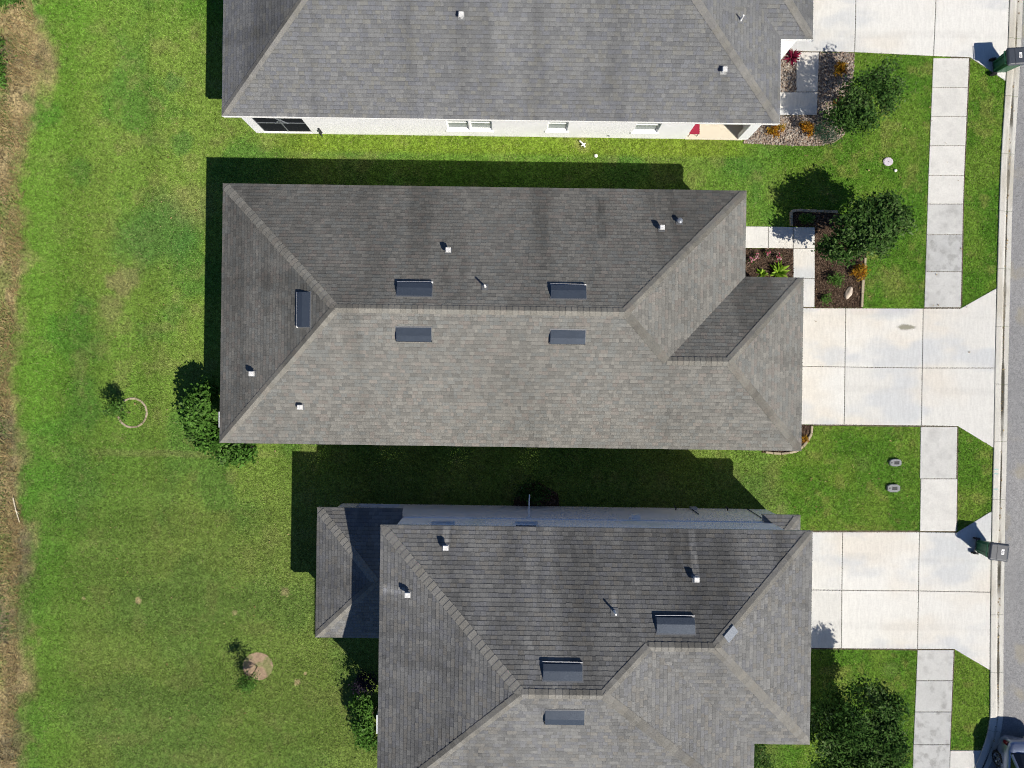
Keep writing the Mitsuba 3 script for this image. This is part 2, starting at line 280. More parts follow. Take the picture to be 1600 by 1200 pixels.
EXPO = 0.143
def shingles(face, r, clip=None):
    """every shingle of a slope: list of (V, F, uv); a wedge, thick at the butt"""
    P = Polygon(face.local(face.poly)).buffer(0)
    if clip is not None: P = P.intersection(Polygon(face.local(clip)))
    if P.is_empty: return []
    inner = P.buffer(-0.004); pieces = []
    a0, t0, a1, t1 = P.bounds
    for k in range(int(math.floor(t0 / EXPO + 1e-6)), int(math.ceil(t1 / EXPO))):
        a = a0 - r.uniform(0, 0.3); tb, te = k * EXPO, (k + 1) * EXPO + 0.012
        while a < a1:
            w = r.choice([0.12, 0.17, 0.22, 0.28]) * r.uniform(0.92, 1.08)
            jt = r.choice([0.0, 0.0, -0.008, 0.006]) if k > 0 else -0.01
            th = 0.0095 + r.choice([0, 0.004, 0.002]); tone = r.beta(3.2, 3.2)
            rect = sbox(a, tb + jt, a + w - 0.004, te)
            if inner.contains(rect): parts = [np.array([[a, tb + jt], [a + w - 0.004, tb + jt], [a + w - 0.004, te], [a, te]])]
            else:
                g = rect.intersection(P)
                parts = [np.array(q.exterior.coords)[:-1] for q in getattr(g, 'geoms', [g]) if q.geom_type == 'Polygon' and q.area > 4e-4]
                parts = [q if Polygon(q).exterior.is_ccw else q[::-1] for q in parts]
            for q in parts:
                n = len(q); fr = np.clip((q[:, 1] - tb) / EXPO, 0, 1.1)
                top = face.at(q[:, 0], q[:, 1], th * (1 - fr) + 0.003); bot = face.at(q[:, 0], q[:, 1], -0.004)
                F = [[0, i, i + 1] for i in range(1, n - 1)]
                for i in range(n):
                    j = (i + 1) % n; F += [[i, n + i, n + j], [i, n + j, j]]
                uv = np.stack([np.full(2 * n, tone), np.concatenate([fr, fr])], 1)
                pieces.append((np.vstack([top, bot]), np.array(F), uv))
            a += w
    return pieces

def cap_row(A, B, f1, f2, r, expo=0.2, wing=0.15):
    """ridge or hip caps from A (low) up to B, over the faces f1 and f2"""
    A, B = np.asarray(A, float), np.asarray(B, float); L = np.linalg.norm(B - A); d = (B - A) / L; out = []
    ws = []
    for f in (f1, f2):
        w = np.cross(f.n3, d); w /= np.linalg.norm(w)
        cen = f.lift(f.poly.mean(0)); mid = (A + B) / 2
        if w @ (cen - mid) < 0: w = -w
        ws.append(w)
    up = f1.n3 + f2.n3; up /= np.linalg.norm(up)
    n = max(1, int(round(L / expo))); e = L / n; taper = abs(A[2] - B[2]) > 0.05 and min(abs(A[2] - f1.ze), abs(A[2] - f2.ze)) < 0.02
    for i in range(n):
        V = []
        for s_, h in ((i * e, 0.030 + r.uniform(0, .004)), ((i + 1) * e + 0.03, 0.017)):
            p = A + d * s_; wl = wing * r.uniform(0.95, 1.05)
            if taper: wl = min(wl, 0.012 + s_ * 0.93); h = h if s_ > 0.2 else min(h, 0.02)
            ring = [p + ws[0] * wl + f1.n3 * h, p + ws[0] * min(0.04, wl * .4) + f1.n3 * (h + 0.002), p + up * (h + 0.004), p + ws[1] * min(0.04, wl * .4) + f2.n3 * (h + 0.002), p + ws[1] * wl + f2.n3 * h]
            V += ring + [ring[0] - f1.n3 * h, ring[4] - f2.n3 * h, p - up * 0.01]
        V = np.array(V); F = []
        for j in range(4): F += [[j, j + 1, 8 + j + 1], [j, 8 + j + 1, 8 + j]]
        F += [[0, 8, 13], [0, 13, 5], [4, 6, 14], [4, 14, 12]]
        for b in (0, 8): F += [[b + 5, b + 0, b + 1], [b + 5, b + 1, b + 7], [b + 7, b + 1, b + 2], [b + 7, b + 2, b + 3], [b + 7, b + 3, b + 6], [b + 6, b + 3, b + 4]]
        out.append((V, np.array(F), np.tile([r.beta(1.2, 1.2), 0.4], (len(V), 1))))
    return out

FRAME = None
def build_roof(house, faces, ridges, bsdf, r, eaves, zdrop=0.20, view=None, trim='white_trim', lip=-0.022):
    roof = f'{house}__roof'
    deck = MB()
    for f in faces:
        V = f.lift(f.poly) - np.array([0, 0, 0.012]); n = len(V)
        tri = trimesh.creation.triangulate_polygon(Polygon(f.poly), engine='earcut')
        q = np.asarray(tri[0], float); deck.raw(np.concatenate([q, (f.z(q) - 0.012)[:, None]], 1), tri[1], (0.3, 0.5))
    # fascia boards and soffit are parts of their own
    names.add(roof); scene[roof] = deck.ply(bsdf, grid=True)
    allp = []
    for f in faces: allp += shingles(f, r, view)
    z = np.array([p[0][:, 2].mean() + 0.0005 * (-abs(p[0][:, 0].mean()) - abs(p[0][:, 1].mean())) for p in allp]); ar = np.array([np.ptp(p[0][:, 0]) * np.ptp(p[0][:, 1]) for p in allp])
    order = np.argsort(-(ar / (CH - z) ** 2)); chosen = set(order[:300].tolist())
    fld = MB()
    for i, (V, F, uv) in enumerate(allp):
        if i in chosen: add('shingle', ply((to_world(V), F), bsdf, uv=uv), roof)
        else: fld.raw(V, F, uv)
    add('shingle_field', fld.ply(bsdf, grid=True), roof, kind='stuff')
    k = 0
    for (A, B, f1, f2) in ridges:
        for V, F, uv in cap_row(A, B, f1, f2, r):
            if view is not None and not Polygon(view).contains(Point(*V[2][:2])): continue
            add('ridge_cap', ply((to_world(V), F), bsdf, uv=uv), roof)
    fa, so = MB(), MB()
    for (p, q, inw) in eaves:                                              # fascia along an eave, soffit behind it
        p, q, inw = map(lambda x: np.asarray(x, float), (p, q, inw)); d = (q - p) / np.linalg.norm(q - p); z1 = p[2]
        M = np.eye(4); M[:2, 0] = d[:2]; M[:2, 1] = inw; M[:3, 3] = [p[0], p[1], 0]
        L = np.linalg.norm((q - p)[:2])
        fa.box((0.0, 0.012, z1 - zdrop), (L, 0.04, z1 - 0.014), M=M); fa.box((-0.006, lip, z1 - 0.035), (L + 0.006, 0.0118, z1 - 0.016), M=M)
        so.box((0.03, 0.042, z1 - zdrop + 0.01), (L - 0.03, 0.36, z1 - zdrop + 0.025), M=M)
    add('fascia', fa.ply(trim, grid=True), house); add('soffit', so.ply('white_trim', grid=True), house)

def wall(mb, p, q, z0, z1, holes=(), th=0.2):
    """wall from p to q (plot frame), outside on the right-hand side of p->q; holes (s0, s1, z0, z1) in metres along it"""
    p, q = np.asarray(p, float), np.asarray(q, float); L = np.linalg.norm(q - p); d = (q - p) / L; out = np.array([d[1], -d[0]])
    poly = sbox(0, z0, L, z1)
    for (a, b, c, e) in holes: poly = poly.difference(sbox(a, c, b, e))
    m = trimesh.creation.extrude_polygon(poly, th, engine='earcut'); v = np.array(m.vertices)
    V = np.stack([p[0] + d[0] * v[:, 0] - out[0] * (th - v[:, 2]) , p[1] + d[1] * v[:, 0] - out[1] * (th - v[:, 2]), v[:, 1]], 1)
    mb.raw(V, m.faces)
    return d, out
def wbox(mb, p, d, out, s0, s1, z0, z1, o0, o1):
    """box on a wall: s along it, z up, o outward"""
    M = np.eye(4); M[:2, 0] = d; M[:2, 1] = out; M[:2, 3] = p; mb.box((s0, o0, z0), (s1, o1, z1), M=M)
def window(house, p, d, out, s0, s1, z0, z1, sill=True, blinds=False, pane=None):
    w = MB(); f = 0.05; o0, o1 = -0.13, -0.08
    wbox(w, p, d, out, s0, s0 + f, z0, z1, o0, o1); wbox(w, p, d, out, s1 - f, s1, z0, z1, o0, o1)
    wbox(w, p, d, out, s0 + f, s1 - f, z0, z0 + f, o0, o1); wbox(w, p, d, out, s0 + f, s1 - f, z1 - f, z1, o0, o1)
    wbox(w, p, d, out, s0 + f, s1 - f, (z0 + z1) / 2 - 0.02, (z0 + z1) / 2 + 0.02, o0 + 0.005, o1 + 0.005)
    k = add('window', w.ply('white_trim', grid=True), house)
    g = MB(); wbox(g, p, d, out, s0 + f - .004, s1 - f + .004, z0 + f - .004, z1 - f + .004, -0.112, -0.105); add('pane', g.ply(pane or ('blind' if blinds else 'window_glass'), grid=True), k)
    if sill:
        s = MB(); wbox(s, p, d, out, s0 - 0.06, s1 + 0.06, z0 - 0.07, z0 - 0.002, -0.05, 0.06); add('sill', s.ply('white_trim', grid=True), k)
    return k

def vent_hood(house, face, q, length=1.2, label=None):
    """low off-ridge attic vent: folded hood open downhill, white baffle before the opening"""
    a, t = face.local(q)
    prof = [(0.0, 0.135), (0.21, 0.125), (0.50, 0.012)]; L = length / 2
    V, F = [], []
    for s_ in (-L, L):
        for (tt, h) in prof: V.append(face.at(a + s_, t + tt - 0.22, h))
        V.append(face.at(a + s_, t - 0.22 + 0.03, 0.02)); V.append(face.at(a + s_, t + 0.28, 0.0))
    V = np.array(V); n = 5
    F = [[0, 5, 6], [0, 6, 1], [1, 6, 7], [1, 7, 2], [2, 7, 9], [2, 9, 4], [0, 1, 3], [1, 2, 3], [2, 4, 3], [5, 8, 6], [6, 8, 7], [7, 8, 9], [0, 3, 8], [0, 8, 5]]
    k = add('roof_vent', None, house)
    m = MB(); m.raw(V, np.array(F)); add('hood', m.ply('vent_metal', grid=True), k)
    b = MB()
    def slab(a0, a1, t0, t1, h0, h1):
        c = [face.at(x, y, h) for x in (a0, a1) for y in (t0, t1) for h in (h0, h1)]
        b.raw(np.array(c), [[0, 1, 3, 2], [4, 6, 7, 5], [0, 4, 5, 1], [2, 3, 7, 6], [0, 2, 6, 4], [1, 5, 7, 3]])
    sunny = face.n2[1] > 0.5
    slab(a - L - 0.02, a + L + 0.02, t - (0.255 if sunny else 0.29), t - (0.225 if sunny else 0.275), 0.0, 0.10)
    add('baffle', b.ply('dark_plastic' if sunny else 'white_metal', grid=True), k)
    fl = MB(); b = fl
    slab(a - L - 0.035, a + L + 0.03, t - 0.27, t + 0.30, 0.0, 0.0225)
    add('flange', fl.ply('flange_metal', grid=True), k)
def vent_cap(house, face, q, kind='cap'):
    a, t = face.local(q); base = face.at(a, t, 0.0); k = add('exhaust_vent', None, house)
    m = MB()
    def slab(mm, a0, a1, t0, t1, h0, h1):
        c = [face.at(x, y, h) for x in (a0, a1) for y in (t0, t1) for h in (h0, h1)]
        mm.raw(np.array(c), [[0, 1, 3, 2], [4, 6, 7, 5], [0, 4, 5, 1], [2, 3, 7, 6], [0, 2, 6, 4], [1, 5, 7, 3]])
    f = MB(); slab(f, a - 0.12, a + 0.12, t - 0.1, t + 0.16, 0.004, 0.0245); add('flashing', f.ply('flange_metal', grid=True), k)
    if kind == 'cap':                                                      # goose-neck: riser, sloping hood, front skirt
        m.tube([base, base + [0, 0, 0.1], base + [0, 0, 0.2]], [0.06, 0.055, 0.055], 10)
        z0 = base[2] + 0.2
        V = [[base[0] + x * 0.095, base[1] + y * 0.09, z0 - 0.03 + (0.09 if i == 0 else 0.0)] for i in (0, 1) for x in (-1, 1) for y in (-1, 1)]
        V = np.array(V); V[:4, :2] = base[:2] + (V[:4, :2] - base[:2]) * 0.82
        m.raw(V, [[0, 2, 3, 1], [4, 5, 7, 6], [0, 4, 6, 2], [1, 3, 7, 5], [0, 1, 5, 4], [2, 6, 7, 3]])
        lo = MB()
        for j_ in (-0.05, 0.0, 0.05): lo.box((base[0] + j_ - .012, base[1] - .096, base[2] + .17), (base[0] + j_ + .012, base[1] + .096, base[2] + .185))
        add('hood', m.ply('vent_white', grid=True), k); add('louvre', lo.ply('dark_plastic', grid=True), k)
    elif kind == 'pipe':
        m.tube([base - [0, 0, .05], base + [0, 0, 0.14], base + [0, 0, 0.36]], [0.055, 0.034, 0.032], 10); add('pipe', m.ply('pvc', grid=True), k)
    else:
        m.tube([base - [0, 0, .02], base + [0, 0, 0.10], base + [0, 0, 0.16], base + [0, 0, 0.2]], [0.08, 0.08, 0.10, 0.03], 10); add('hood', m.ply('dull_metal', grid=True), k)

def ray_on(face, px, py):
    """plot-frame point of the slope that the plan shows at (px, py)"""
    z = face.ze
    for _ in range(30): z = face.z(G(px, py, z))
    return G(px, py, z)

P512 = 0.5
# ---- the middle house
house = thing('house', 'long single storey house with brownish grey hip roof in the middle of the photo', 'house')
ze = 2.80; OV = 0.30
u0 = (G(347, 288, ze)[0] + G(345, 691, ze)[0]) / 2; u1 = G(1166, 297, ze)[0]; u2 = (G(1256, 434, ze)[0] + G(1251, 705, ze)[0]) / 2
v1 = (G(347, 288, ze)[1] + G(1166, 297, ze)[1]) / 2; v0 = (G(345, 691, ze)[1] + G(1251, 705, ze)[1]) / 2; vw = G(1256, 434, ze)[1]
h = (v1 - v0) / 2; r = (vw - v0) / 2
aW, aE = (u0 + h, v0 + h), (u1 - h, v0 + h); wR, wE = (u1 - r, v0 + r), (u2 - r, v0 + r)
fW = Face([(u0, v0), aW, (u0, v1)], (u0, v0), (1, 0), ze, P512)
fN = Face([(u0, v1), aW, aE, (u1, v1)], (u0, v1), (0, -1), ze, P512)
fE = Face([(u1, v1), aE, wR, (u1, vw)], (u1, v1), (-1, 0), ze, P512)
fWN = Face([(u1, vw), wR, wE, (u2, vw)], (u1, vw), (0, -1), ze, P512)
fWE = Face([(u2, vw), wE, (u2, v0)], (u2, vw), (-1, 0), ze, P512)
fS = Face([(u0, v0), (u2, v0), wE, wR, aE, aW], (u0, v0), (0, 1), ze, P512)
faces = [fW, fN, fE, fWN, fWE, fS]
zr, zw = ze + P512 * h, ze + P512 * r
L3 = lambda q, z: np.array([q[0], q[1], z])
ridges = [(L3((u0, v1), ze), L3(aW, zr), fW, fN), (L3((u0, v0), ze), L3(aW, zr), fW, fS), (L3(aW, zr), L3(aE, zr), fN, fS), (L3((u1, v1), ze), L3(aE, zr), fN, fE),
          (L3(wR, zw), L3(aE, zr), fE, fS), (L3(wR, zw), L3(wE, zw), fWN, fS), (L3((u2, vw), ze), L3(wE, zw), fWN, fWE), (L3((u2, v0), ze), L3(wE, zw), fWE, fS)]
eaves = [(L3((u0, v1), ze), L3((u1, v1), ze), (0, -1)), (L3((u0, v0), ze), L3((u2, v0), ze), (0, 1)), (L3((u0, v0), ze), L3((u0, v1), ze), (1, 0)), (L3((u1, vw), ze), L3((u1, v1), ze), (-1, 0)),
         (L3((u2, v0), ze), L3((u2, vw), ze), (-1, 0)), (L3((u1, vw), ze), L3((u2, vw), ze), (0, -1))]
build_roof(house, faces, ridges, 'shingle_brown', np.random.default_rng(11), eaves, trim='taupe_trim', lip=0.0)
for px, py, f in ((648, 453, fN), (888, 457, fN), (647, 522, fS), (887, 526, fS), (476, 484, fW)): vent_hood(house, f, ray_on(f, px, py))
for px, py, f, k in ((1033, 357, fN, 'cap'), (701, 392, fN, 'cap'), (396, 584, fW, 'cap'), (471, 636, fS, 'cap'), (758, 448, fN, 'pipe'), (1061, 346, fN, 'dome')): vent_cap(house, f, ray_on(f, px, py), k)
wm = MB(); a, b, c_, d_, e_, g_ = u0 + OV, u1 - OV, u2 - OV, v0 + OV, v1 - OV, vw - OV
ztop = ze - 0.02
corners = [(a, d_), (c_, d_), (c_, g_), (b, g_), (b, e_), (a, e_)]
hol = {0: [(3.2, 4.2, 0.9, 2.15), (6.1, 7.0, 0.9, 2.15), (9.05, 9.95, 0.9, 2.15), (11.95, 12.85, 0.9, 2.15)], 1: [(0.75, 5.6, 0.02, 2.2)], 3: [(1.0, 2.0, 0.02, 2.15)], 4: [(3.0, 4.2, 0.9, 2.15), (8.0, 9.2, 0.9, 2.15), (13, 14.2, 0.9, 2.15)], 5: [(3.0, 5.4, 0.05, 2.15)]}
info = []
for i in range(6): info.append((corners[i],) + wall(wm, corners[i], corners[(i + 1) % 6], 0.0, ztop - 0.11, hol.get(i, ())))
add('wall', wm.ply('stucco_beige', grid=True), house)
for i in (0, 4):
    for (s0, s1, z0, z1) in hol[i]: window(house, *info[i], s0, s1, z0, z1)
def panel_door(house, inf, s0, s1, z0, z1, name, rows=4):
    p, d, out = inf; m = MB(); hh = (z1 - z0) / rows
    for i in range(rows): wbox(m, p, d, out, s0 + .004, s1 - .004, z0 + i * hh + 0.006, z0 + (i + 1) * hh - 0.006, -0.15, -0.11)
    wbox(m, p, d, out, s0 + .004, s1 - .004, z0, z1 - .004, -0.19, -0.152)
    add(name, m.ply('white_trim', grid=True), house)
panel_door(house, info[1], 0.75, 5.6, 0.02, 2.2, 'garage_door'); panel_door(house, info[3], 1.0, 2.0, 0.02, 2.15, 'door', 2); panel_door(house, info[5], 3.0, 5.4, 0.05, 2.15, 'door', 1)

# ---- the upper (north) house
house_n = thing('house', 'white single storey house with bluish grey hip roof at the top edge of the photo', 'house')
ze = 2.80
u0 = G(347, 180, ze)[0]; u1 = G(1218, 194, ze)[0]; v0 = (G(347, 180, ze)[1] + G(1218, 194, ze)[1]) / 2; v1 = v0 + 12.4
u2 = G(1270, 40, ze)[0]; vw = G(1245, 61, ze)[1]; h = (v1 - v0) / 2; r = (v1 - vw) / 2
aW, aE = (u0 + h, v0 + h), (u1 - h, v0 + h); wR, wE = (u1 - r, v1 - r), (u2 - r, v1 - r)
fW = Face([(u0, v0), aW, (u0, v1)], (u0, v0), (1, 0), ze, P512)
fS = Face([(u0, v0), (u1, v0), aE, aW], (u0, v0), (0, 1), ze, P512)
fE = Face([(u1, v0), (u1, vw), wR, aE], (u1, v0), (-1, 0), ze, P512)
fWS = Face([(u1, vw), (u2, vw), wE, wR], (u1, vw), (0, 1), ze, P512)
fWE = Face([(u2, vw), (u2, v1), wE], (u2, vw), (-1, 0), ze, P512)
fN = Face([(u0, v1), aW, aE, wR, wE, (u2, v1)], (u0, v1), (0, -1), ze, P512)
zr, zw = ze + P512 * h, ze + P512 * r
view = [(-30, 5), (30, 5), (30, 15.6), (-30, 15.6)]
ridges = [(L3((u0, v0), ze), L3(aW, zr), fW, fS), (L3((u1, v0), ze), L3(aE, zr), fS, fE), (L3((u2, vw), ze), L3(wE, zw), fWS, fWE)]
eaves = [(L3((u0, v0), ze), L3((u1, v0), ze), (0, 1)), (L3((u0, v0), ze), L3((u0, v1), ze), (1, 0)), (L3((u1, v0), ze), L3((u1, vw), ze), (-1, 0)), (L3((u1, vw), ze), L3((u2, vw), ze), (0, 1)), (L3((u2, vw), ze), L3((u2, v1), ze), (-1, 0)), (L3((u0, v1), ze), L3((u2, v1), ze), (0, -1))]
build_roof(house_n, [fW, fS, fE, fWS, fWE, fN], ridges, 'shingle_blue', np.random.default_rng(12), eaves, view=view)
for px, py, k in ((721, 27, 'cap'), (1130, 112, 'cap')): vent_cap(house_n, fS, ray_on(fS, px, py), k)
vent_cap(house_n, fE, ray_on(fE, 1157, 32), 'pipe')
# walls: the south side has the screened lanai at its west end and the entry porch at its east end
a, b, c_, d_, e_, g_ = u0 + OV, u1 - OV, u2 - OV, v0 + OV, v1 - OV, vw + OV
dv = G(800, 213.5)[1]; d_ = dv
S = lambda px, py=213: G(px, py)[0] - a
zt = ze - 0.13
wm = MB()
lan0, lan1 = S(414, 205), S(490, 207)
por0, por1 = S(1070, 220), S(1152, 221)
wins = [(S(702), S(735), 0.66, 1.95), (S(737), S(770), 0.66, 1.95), (S(853), S(884), 0.72, 1.95), (S(984, 217), S(1021, 217), 0.72, 1.95)]
pS = np.array([a, d_])
d, out = wall(wm, (a, d_), (b, d_), 0.0, zt, [(lan0, lan1, 0.05, 2.45)] + wins + [(por0, por1, -0.01, 2.5)])
wall(wm, (b, d_), (b, g_), 0.0, zt); wall(wm, (b, g_), (c_, g_), 0.0, zt); wall(wm, (c_, g_), (c_, e_), 0.0, zt, [(0.6, 5.4, 0.02, 2.2)]); wall(wm, (c_, e_), (a, e_), 0.0, zt); wall(wm, (a, e_), (a, d_), 0.0, zt)
# the porch is closed at the back and towards the house
wall(wm, (a + por0 - 0.2, d_ + 0.2), (a + por0 - 0.2, d_ + 2.9), 0.0, zt); wall(wm, (a + por0 - 0.2, d_ + 2.9), (b, d_ + 2.9), 0.0, zt)
add('wall', wm.ply('stucco_white', grid=True), house_n)
for i, w_ in enumerate(wins): window(house_n, pS, d, out, *w_, blinds=True)
sc = MB(); wbox(sc, pS, d, out, lan0 - 0.03, lan1 + 0.03, 0.05, 2.48, -0.085, -0.075); k = add('lanai_screen', sc.ply('screen_dark', grid=True), house_n, 'black insect screen of the lanai with white bars')
fr = MB()
for s_ in np.linspace(lan0, lan1 - 0.03, 3): wbox(fr, pS, d, out, s_, s_ + 0.03, 0.08, 2.45, -0.074, -0.05)
wbox(fr, pS, d, out, lan0 + 0.05, lan1 - 0.05, 1.0, 1.035, -0.0745, -0.055)
for s_, t_ in ((lan0 + 0.75, 0.45), (lan1 - 0.75, -0.35)):
    P = np.array([[s_, 0.99], [s_ + t_, 1.6]]); q = pS[None] + P[:, :1] * d
    fr.tube(np.stack([q[:, 0] - out[0] * .06, q[:, 1] - out[1] * .06, P[:, 1]], 1), 0.025, 6)
add('frame', fr.ply('dull_metal', grid=True), k)
pf = MB(); pf.box((a + por0 + 0.003, d_ - 0.02, -0.05), (b - 0.21, d_ + 2.69, 0.055)); pf.box((a + por0 - 0.02, d_ + 0.003, -0.05), (a + por0, d_ + 2.69, 0.05))
diff('porch_concrete', (0.66, 0.60, 0.49)); add('porch_floor', pf.ply('porch_concrete', grid=True), house_n)
hb = MB(); x_ = S(505, 206)
for dz in (0.30, 0.62):
    q = pS + d * x_; hb.tube([[q[0], q[1] + .02, dz], [q[0], q[1] - 0.12, dz], [q[0] + .02, q[1] - 0.16, dz - 0.1]], 0.03, 7)
wbox(hb, pS, d, out, x_ - 0.03, x_ + 0.03, 0.2, 0.72, 0.0, 0.04); add('spigot', hb.ply('dark_plastic', grid=True), house_n)
q = pS + d * (S(950, 215)); m = MB(); m.tube([[q[0], q[1] + .02, .35], [q[0], q[1] - .07, .35]], .035, 8); add('cable_plate', m.ply('grey_metal', grid=True), house_n)

# ---- the lower (south) two-storey house
house_s = thing('house', 'two storey house with dark grey hip roof and a low rear wing at the bottom', 'house')
zu = 5.66; PU = 0.44
uw = G(595, 819, zu)[0]; ue = G(1267, 1000, zu)[0]; vn = (G(596, 819, zu)[1] + G(1267, 831, zu)[1]) / 2; vs2 = G(1267, 1163, zu)[1]; un = G(1178, 1175, zu)[0]
fN = Face([(0, 0), (0, 1), (1, 0)], (uw, vn), (0, -1), zu, PU)
A, B, Cc, D = (ray_on(fN, *q) for q in ((815, 1085), (943, 1086), (1004, 1011), (1117, 1012)))
r1 = vn - (A[1] + B[1]) / 2; r2 = vn - (Cc[1] + D[1]) / 2
A = np.array([A[0], vn - r1]); B = np.array([B[0], vn - r1]); D = np.array([D[0], vn - r2])
z1, z2 = zu + PU * r1, zu + PU * r2
pE = (z1 - zu) / (un - B[0]); Cc = np.array([un - (z2 - zu) / pE, vn - r2])
vss = vn - 2 * r1
fN = Face([(uw, vn), A, B, Cc, D, (ue, vn)], (uw, vn), (0, -1), zu, PU)
fW = Face([(uw, vss), A, (uw, vn)], (uw, vss), (1, 0), zu, (z1 - zu) / (A[0] - uw))
fS = Face([(uw, vss), (un, vss), B, A], (uw, vss), (0, 1), zu, PU)
fE = Face([(un, vss), (un, vs2), Cc, B], (un, vss), (-1, 0), zu, pE)
fWS = Face([(un, vs2), (ue, vs2), D, Cc], (un, vs2), (0, 1), zu, (z2 - zu) / (D[1] - vs2))
fWE = Face([(ue, vn), D, (ue, vs2)], (ue, vn), (-1, 0), zu, (z2 - zu) / (ue - D[0]))
ridges = [(L3((uw, vn), zu), L3(A, z1), fW, fN), (L3((uw, vss), zu), L3(A, z1), fW, fS), (L3(A, z1), L3(B, z1), fN, fS), (L3((un, vss), zu), L3(B, z1), fE, fS), (L3(Cc, z2), L3(B, z1), fN, fE), (L3(Cc, z2), L3(D, z2), fN, fWS),
          (L3((ue, vn), zu), L3(D, z2), fN, fWE), (L3((ue, vs2), zu), L3(D, z2), fWS, fWE)]
# low rear wing and low front skirt roof of the ground floor
zl = 2.76
lu0 = (G(496, 793, zl)[0] + G(493, 996, zl)[0]) / 2; lv1 = G(515, 793, zl)[1]; lv0 = G(540, 996, zl)[1]; lh = (lv1 - lv0) / 2; luE = uw + OV - 0.01
la = (lu0 + lh, lv0 + lh)
lW = Face([(lu0, lv0), la, (lu0, lv1)], (lu0, lv0), (1, 0), zl, P512)
lN = Face([(lu0, lv1), la, (luE, la[1]), (luE, lv1)], (lu0, lv1), (0, -1), zl, P512)
lS = Face([(lu0, lv0), (luE, lv0), (luE, la[1]), la], (lu0, lv0), (0, 1), zl, P512)
low_ext = W(645, 790, zl)[0]
fu1 = G(1250, 818, zl)[0]; fv1 = G(1220, 804.5, zl)[1]; fu0 = G(1192, 806, zl)[0]; w2e = ue - 0.34; fr_ = fu1 - w2e
sN = Face([(fu0, fv1), (fu0, fv1 - 0.25), (w2e, fv1 - 0.25), (w2e, fv1 - fr_), (fu1, fv1)], (fu0, fv1), (0, -1), zl, P512)
sE = Face([(fu1, fv1), (w2e, fv1 - fr_), (w2e, vs2), (fu1, vs2)], (fu1, fv1), (-1, 0), zl, P512)
ridges += [(L3((lu0, lv1), zl), L3(la, zl + P512 * lh), lW, lN), (L3((lu0, lv0), zl), L3(la, zl + P512 * lh), lW, lS), (L3((fu1, fv1), zl), L3((w2e, fv1 - fr_), zl + P512 * fr_), sN, sE)]
eaves = [(L3((uw, vn), zu), L3((ue, vn), zu), (0, -1)), (L3((uw, vss), zu), L3((uw, vn), zu), (1, 0)), (L3((ue, vs2), zu), L3((ue, vn), zu), (-1, 0)), (L3((un, vs2), zu), L3((ue, vs2), zu), (0, 1)), (L3((un, vss), zu), L3((un, vs2), zu), (-1, 0)), (L3((uw, vss), zu), L3((un, vss), zu), (0, 1)),
         (L3((lu0, lv1), zl), L3((luE, lv1), zl), (0, -1)), (L3((lu0, lv0), zl), L3((lu0, lv1), zl), (1, 0)), (L3((lu0, lv0), zl), L3((luE, lv0), zl), (0, 1)), (L3((fu0, fv1), zl), L3((fu1, fv1), zl), (0, -1)), (L3((fu1, vs2), zl), L3((fu1, fv1), zl), (-1, 0))]
view = [(-30, -14.6), (30, -14.6), (30, 0), (-30, 0)]
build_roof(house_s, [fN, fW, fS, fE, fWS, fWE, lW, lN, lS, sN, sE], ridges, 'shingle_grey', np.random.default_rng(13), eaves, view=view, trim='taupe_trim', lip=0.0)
for px, py, f in ((1055, 977, fN), (879, 1050, fN), (882, 1119, fS)): vent_hood(house_s, f, ray_on(f, px, py), 1.2)
for px, py, f, k in ((697, 854, fN, 'cap'), (638, 927, fW, 'cap'), (1086, 903, fN, 'cap'), (960, 955, fN, 'pipe')): vent_cap(house_s, f, ray_on(f, px, py), k)
hp = ray_on(fWE, 1141, 990); a_, t_ = fWE.local(hp); m = MB()
dh = L3(D, z2) - L3((ue, vn), zu); dh /= np.linalg.norm(dh); wv = np.cross(fWE.n3, dh); wv *= np.sign(wv @ (fWE.lift(fWE.poly.mean(0)) - fWE.lift(hp)))
c0 = fWE.at(a_, t_, 0.045); m.raw(np.array([c0 + dh * i * 0.24 + wv * j * 0.15 - fWE.n3 * k_ for i in (-1, 1) for j in (-1, 1) for k_ in (0, 0.05)]), [[0, 1, 3, 2], [4, 6, 7, 5], [0, 4, 5, 1], [2, 3, 7, 6], [0, 2, 6, 4], [1, 5, 7, 3]])
add('hip_flashing', m.ply('dull_metal', grid=True), house_s, 'grey sheet metal patch on the front hip')
# walls
vwall = G(900, 791.5)[1]; w1e = fu1 - OV; wU = uw + OV
x0l = lu0 + OV; pN = np.array([w1e, vwall])
wm = MB(); wall(wm, (w1e, vwall), (wU + 0.0, vwall), 0.0, 2.80); lowz = zl - 0.13
wall(wm, (wU, vwall), (x0l, vwall), 0.0, lowz, [(0.5, 2.2, .05, 2.3)]); wall(wm, (x0l, vwall), (x0l, lv0 + OV), 0.0, lowz, [(1.0, 3.6, 0.05, 2.3)]); wall(wm, (x0l, lv0 + OV), (wU, lv0 + OV), 0.0, lowz)
wall(wm, (wU, lv0 + OV), (wU, vss + OV), 0.0, 2.80); wall(wm, (wU, vss + OV), (un - OV, vss + OV), 0.0, 2.8); wall(wm, (un - OV, vss + OV), (un - OV, vs2 + OV), 0.0, 2.8, [(1.0, 2.0, 0.02, 2.15)]); wall(wm, (un - OV, vs2 + OV), (w1e, vs2 + OV), 0.0, 2.6); wall(wm, (w1e, vs2 + OV), (w1e, vwall), 0.0, 2.6, [(1.0, 5.8, 0.02, 2.2)])
add('wall', wm.ply('stucco_grey', grid=True), house_s)
um = MB(); vU = vwall - 0.03
upw = []
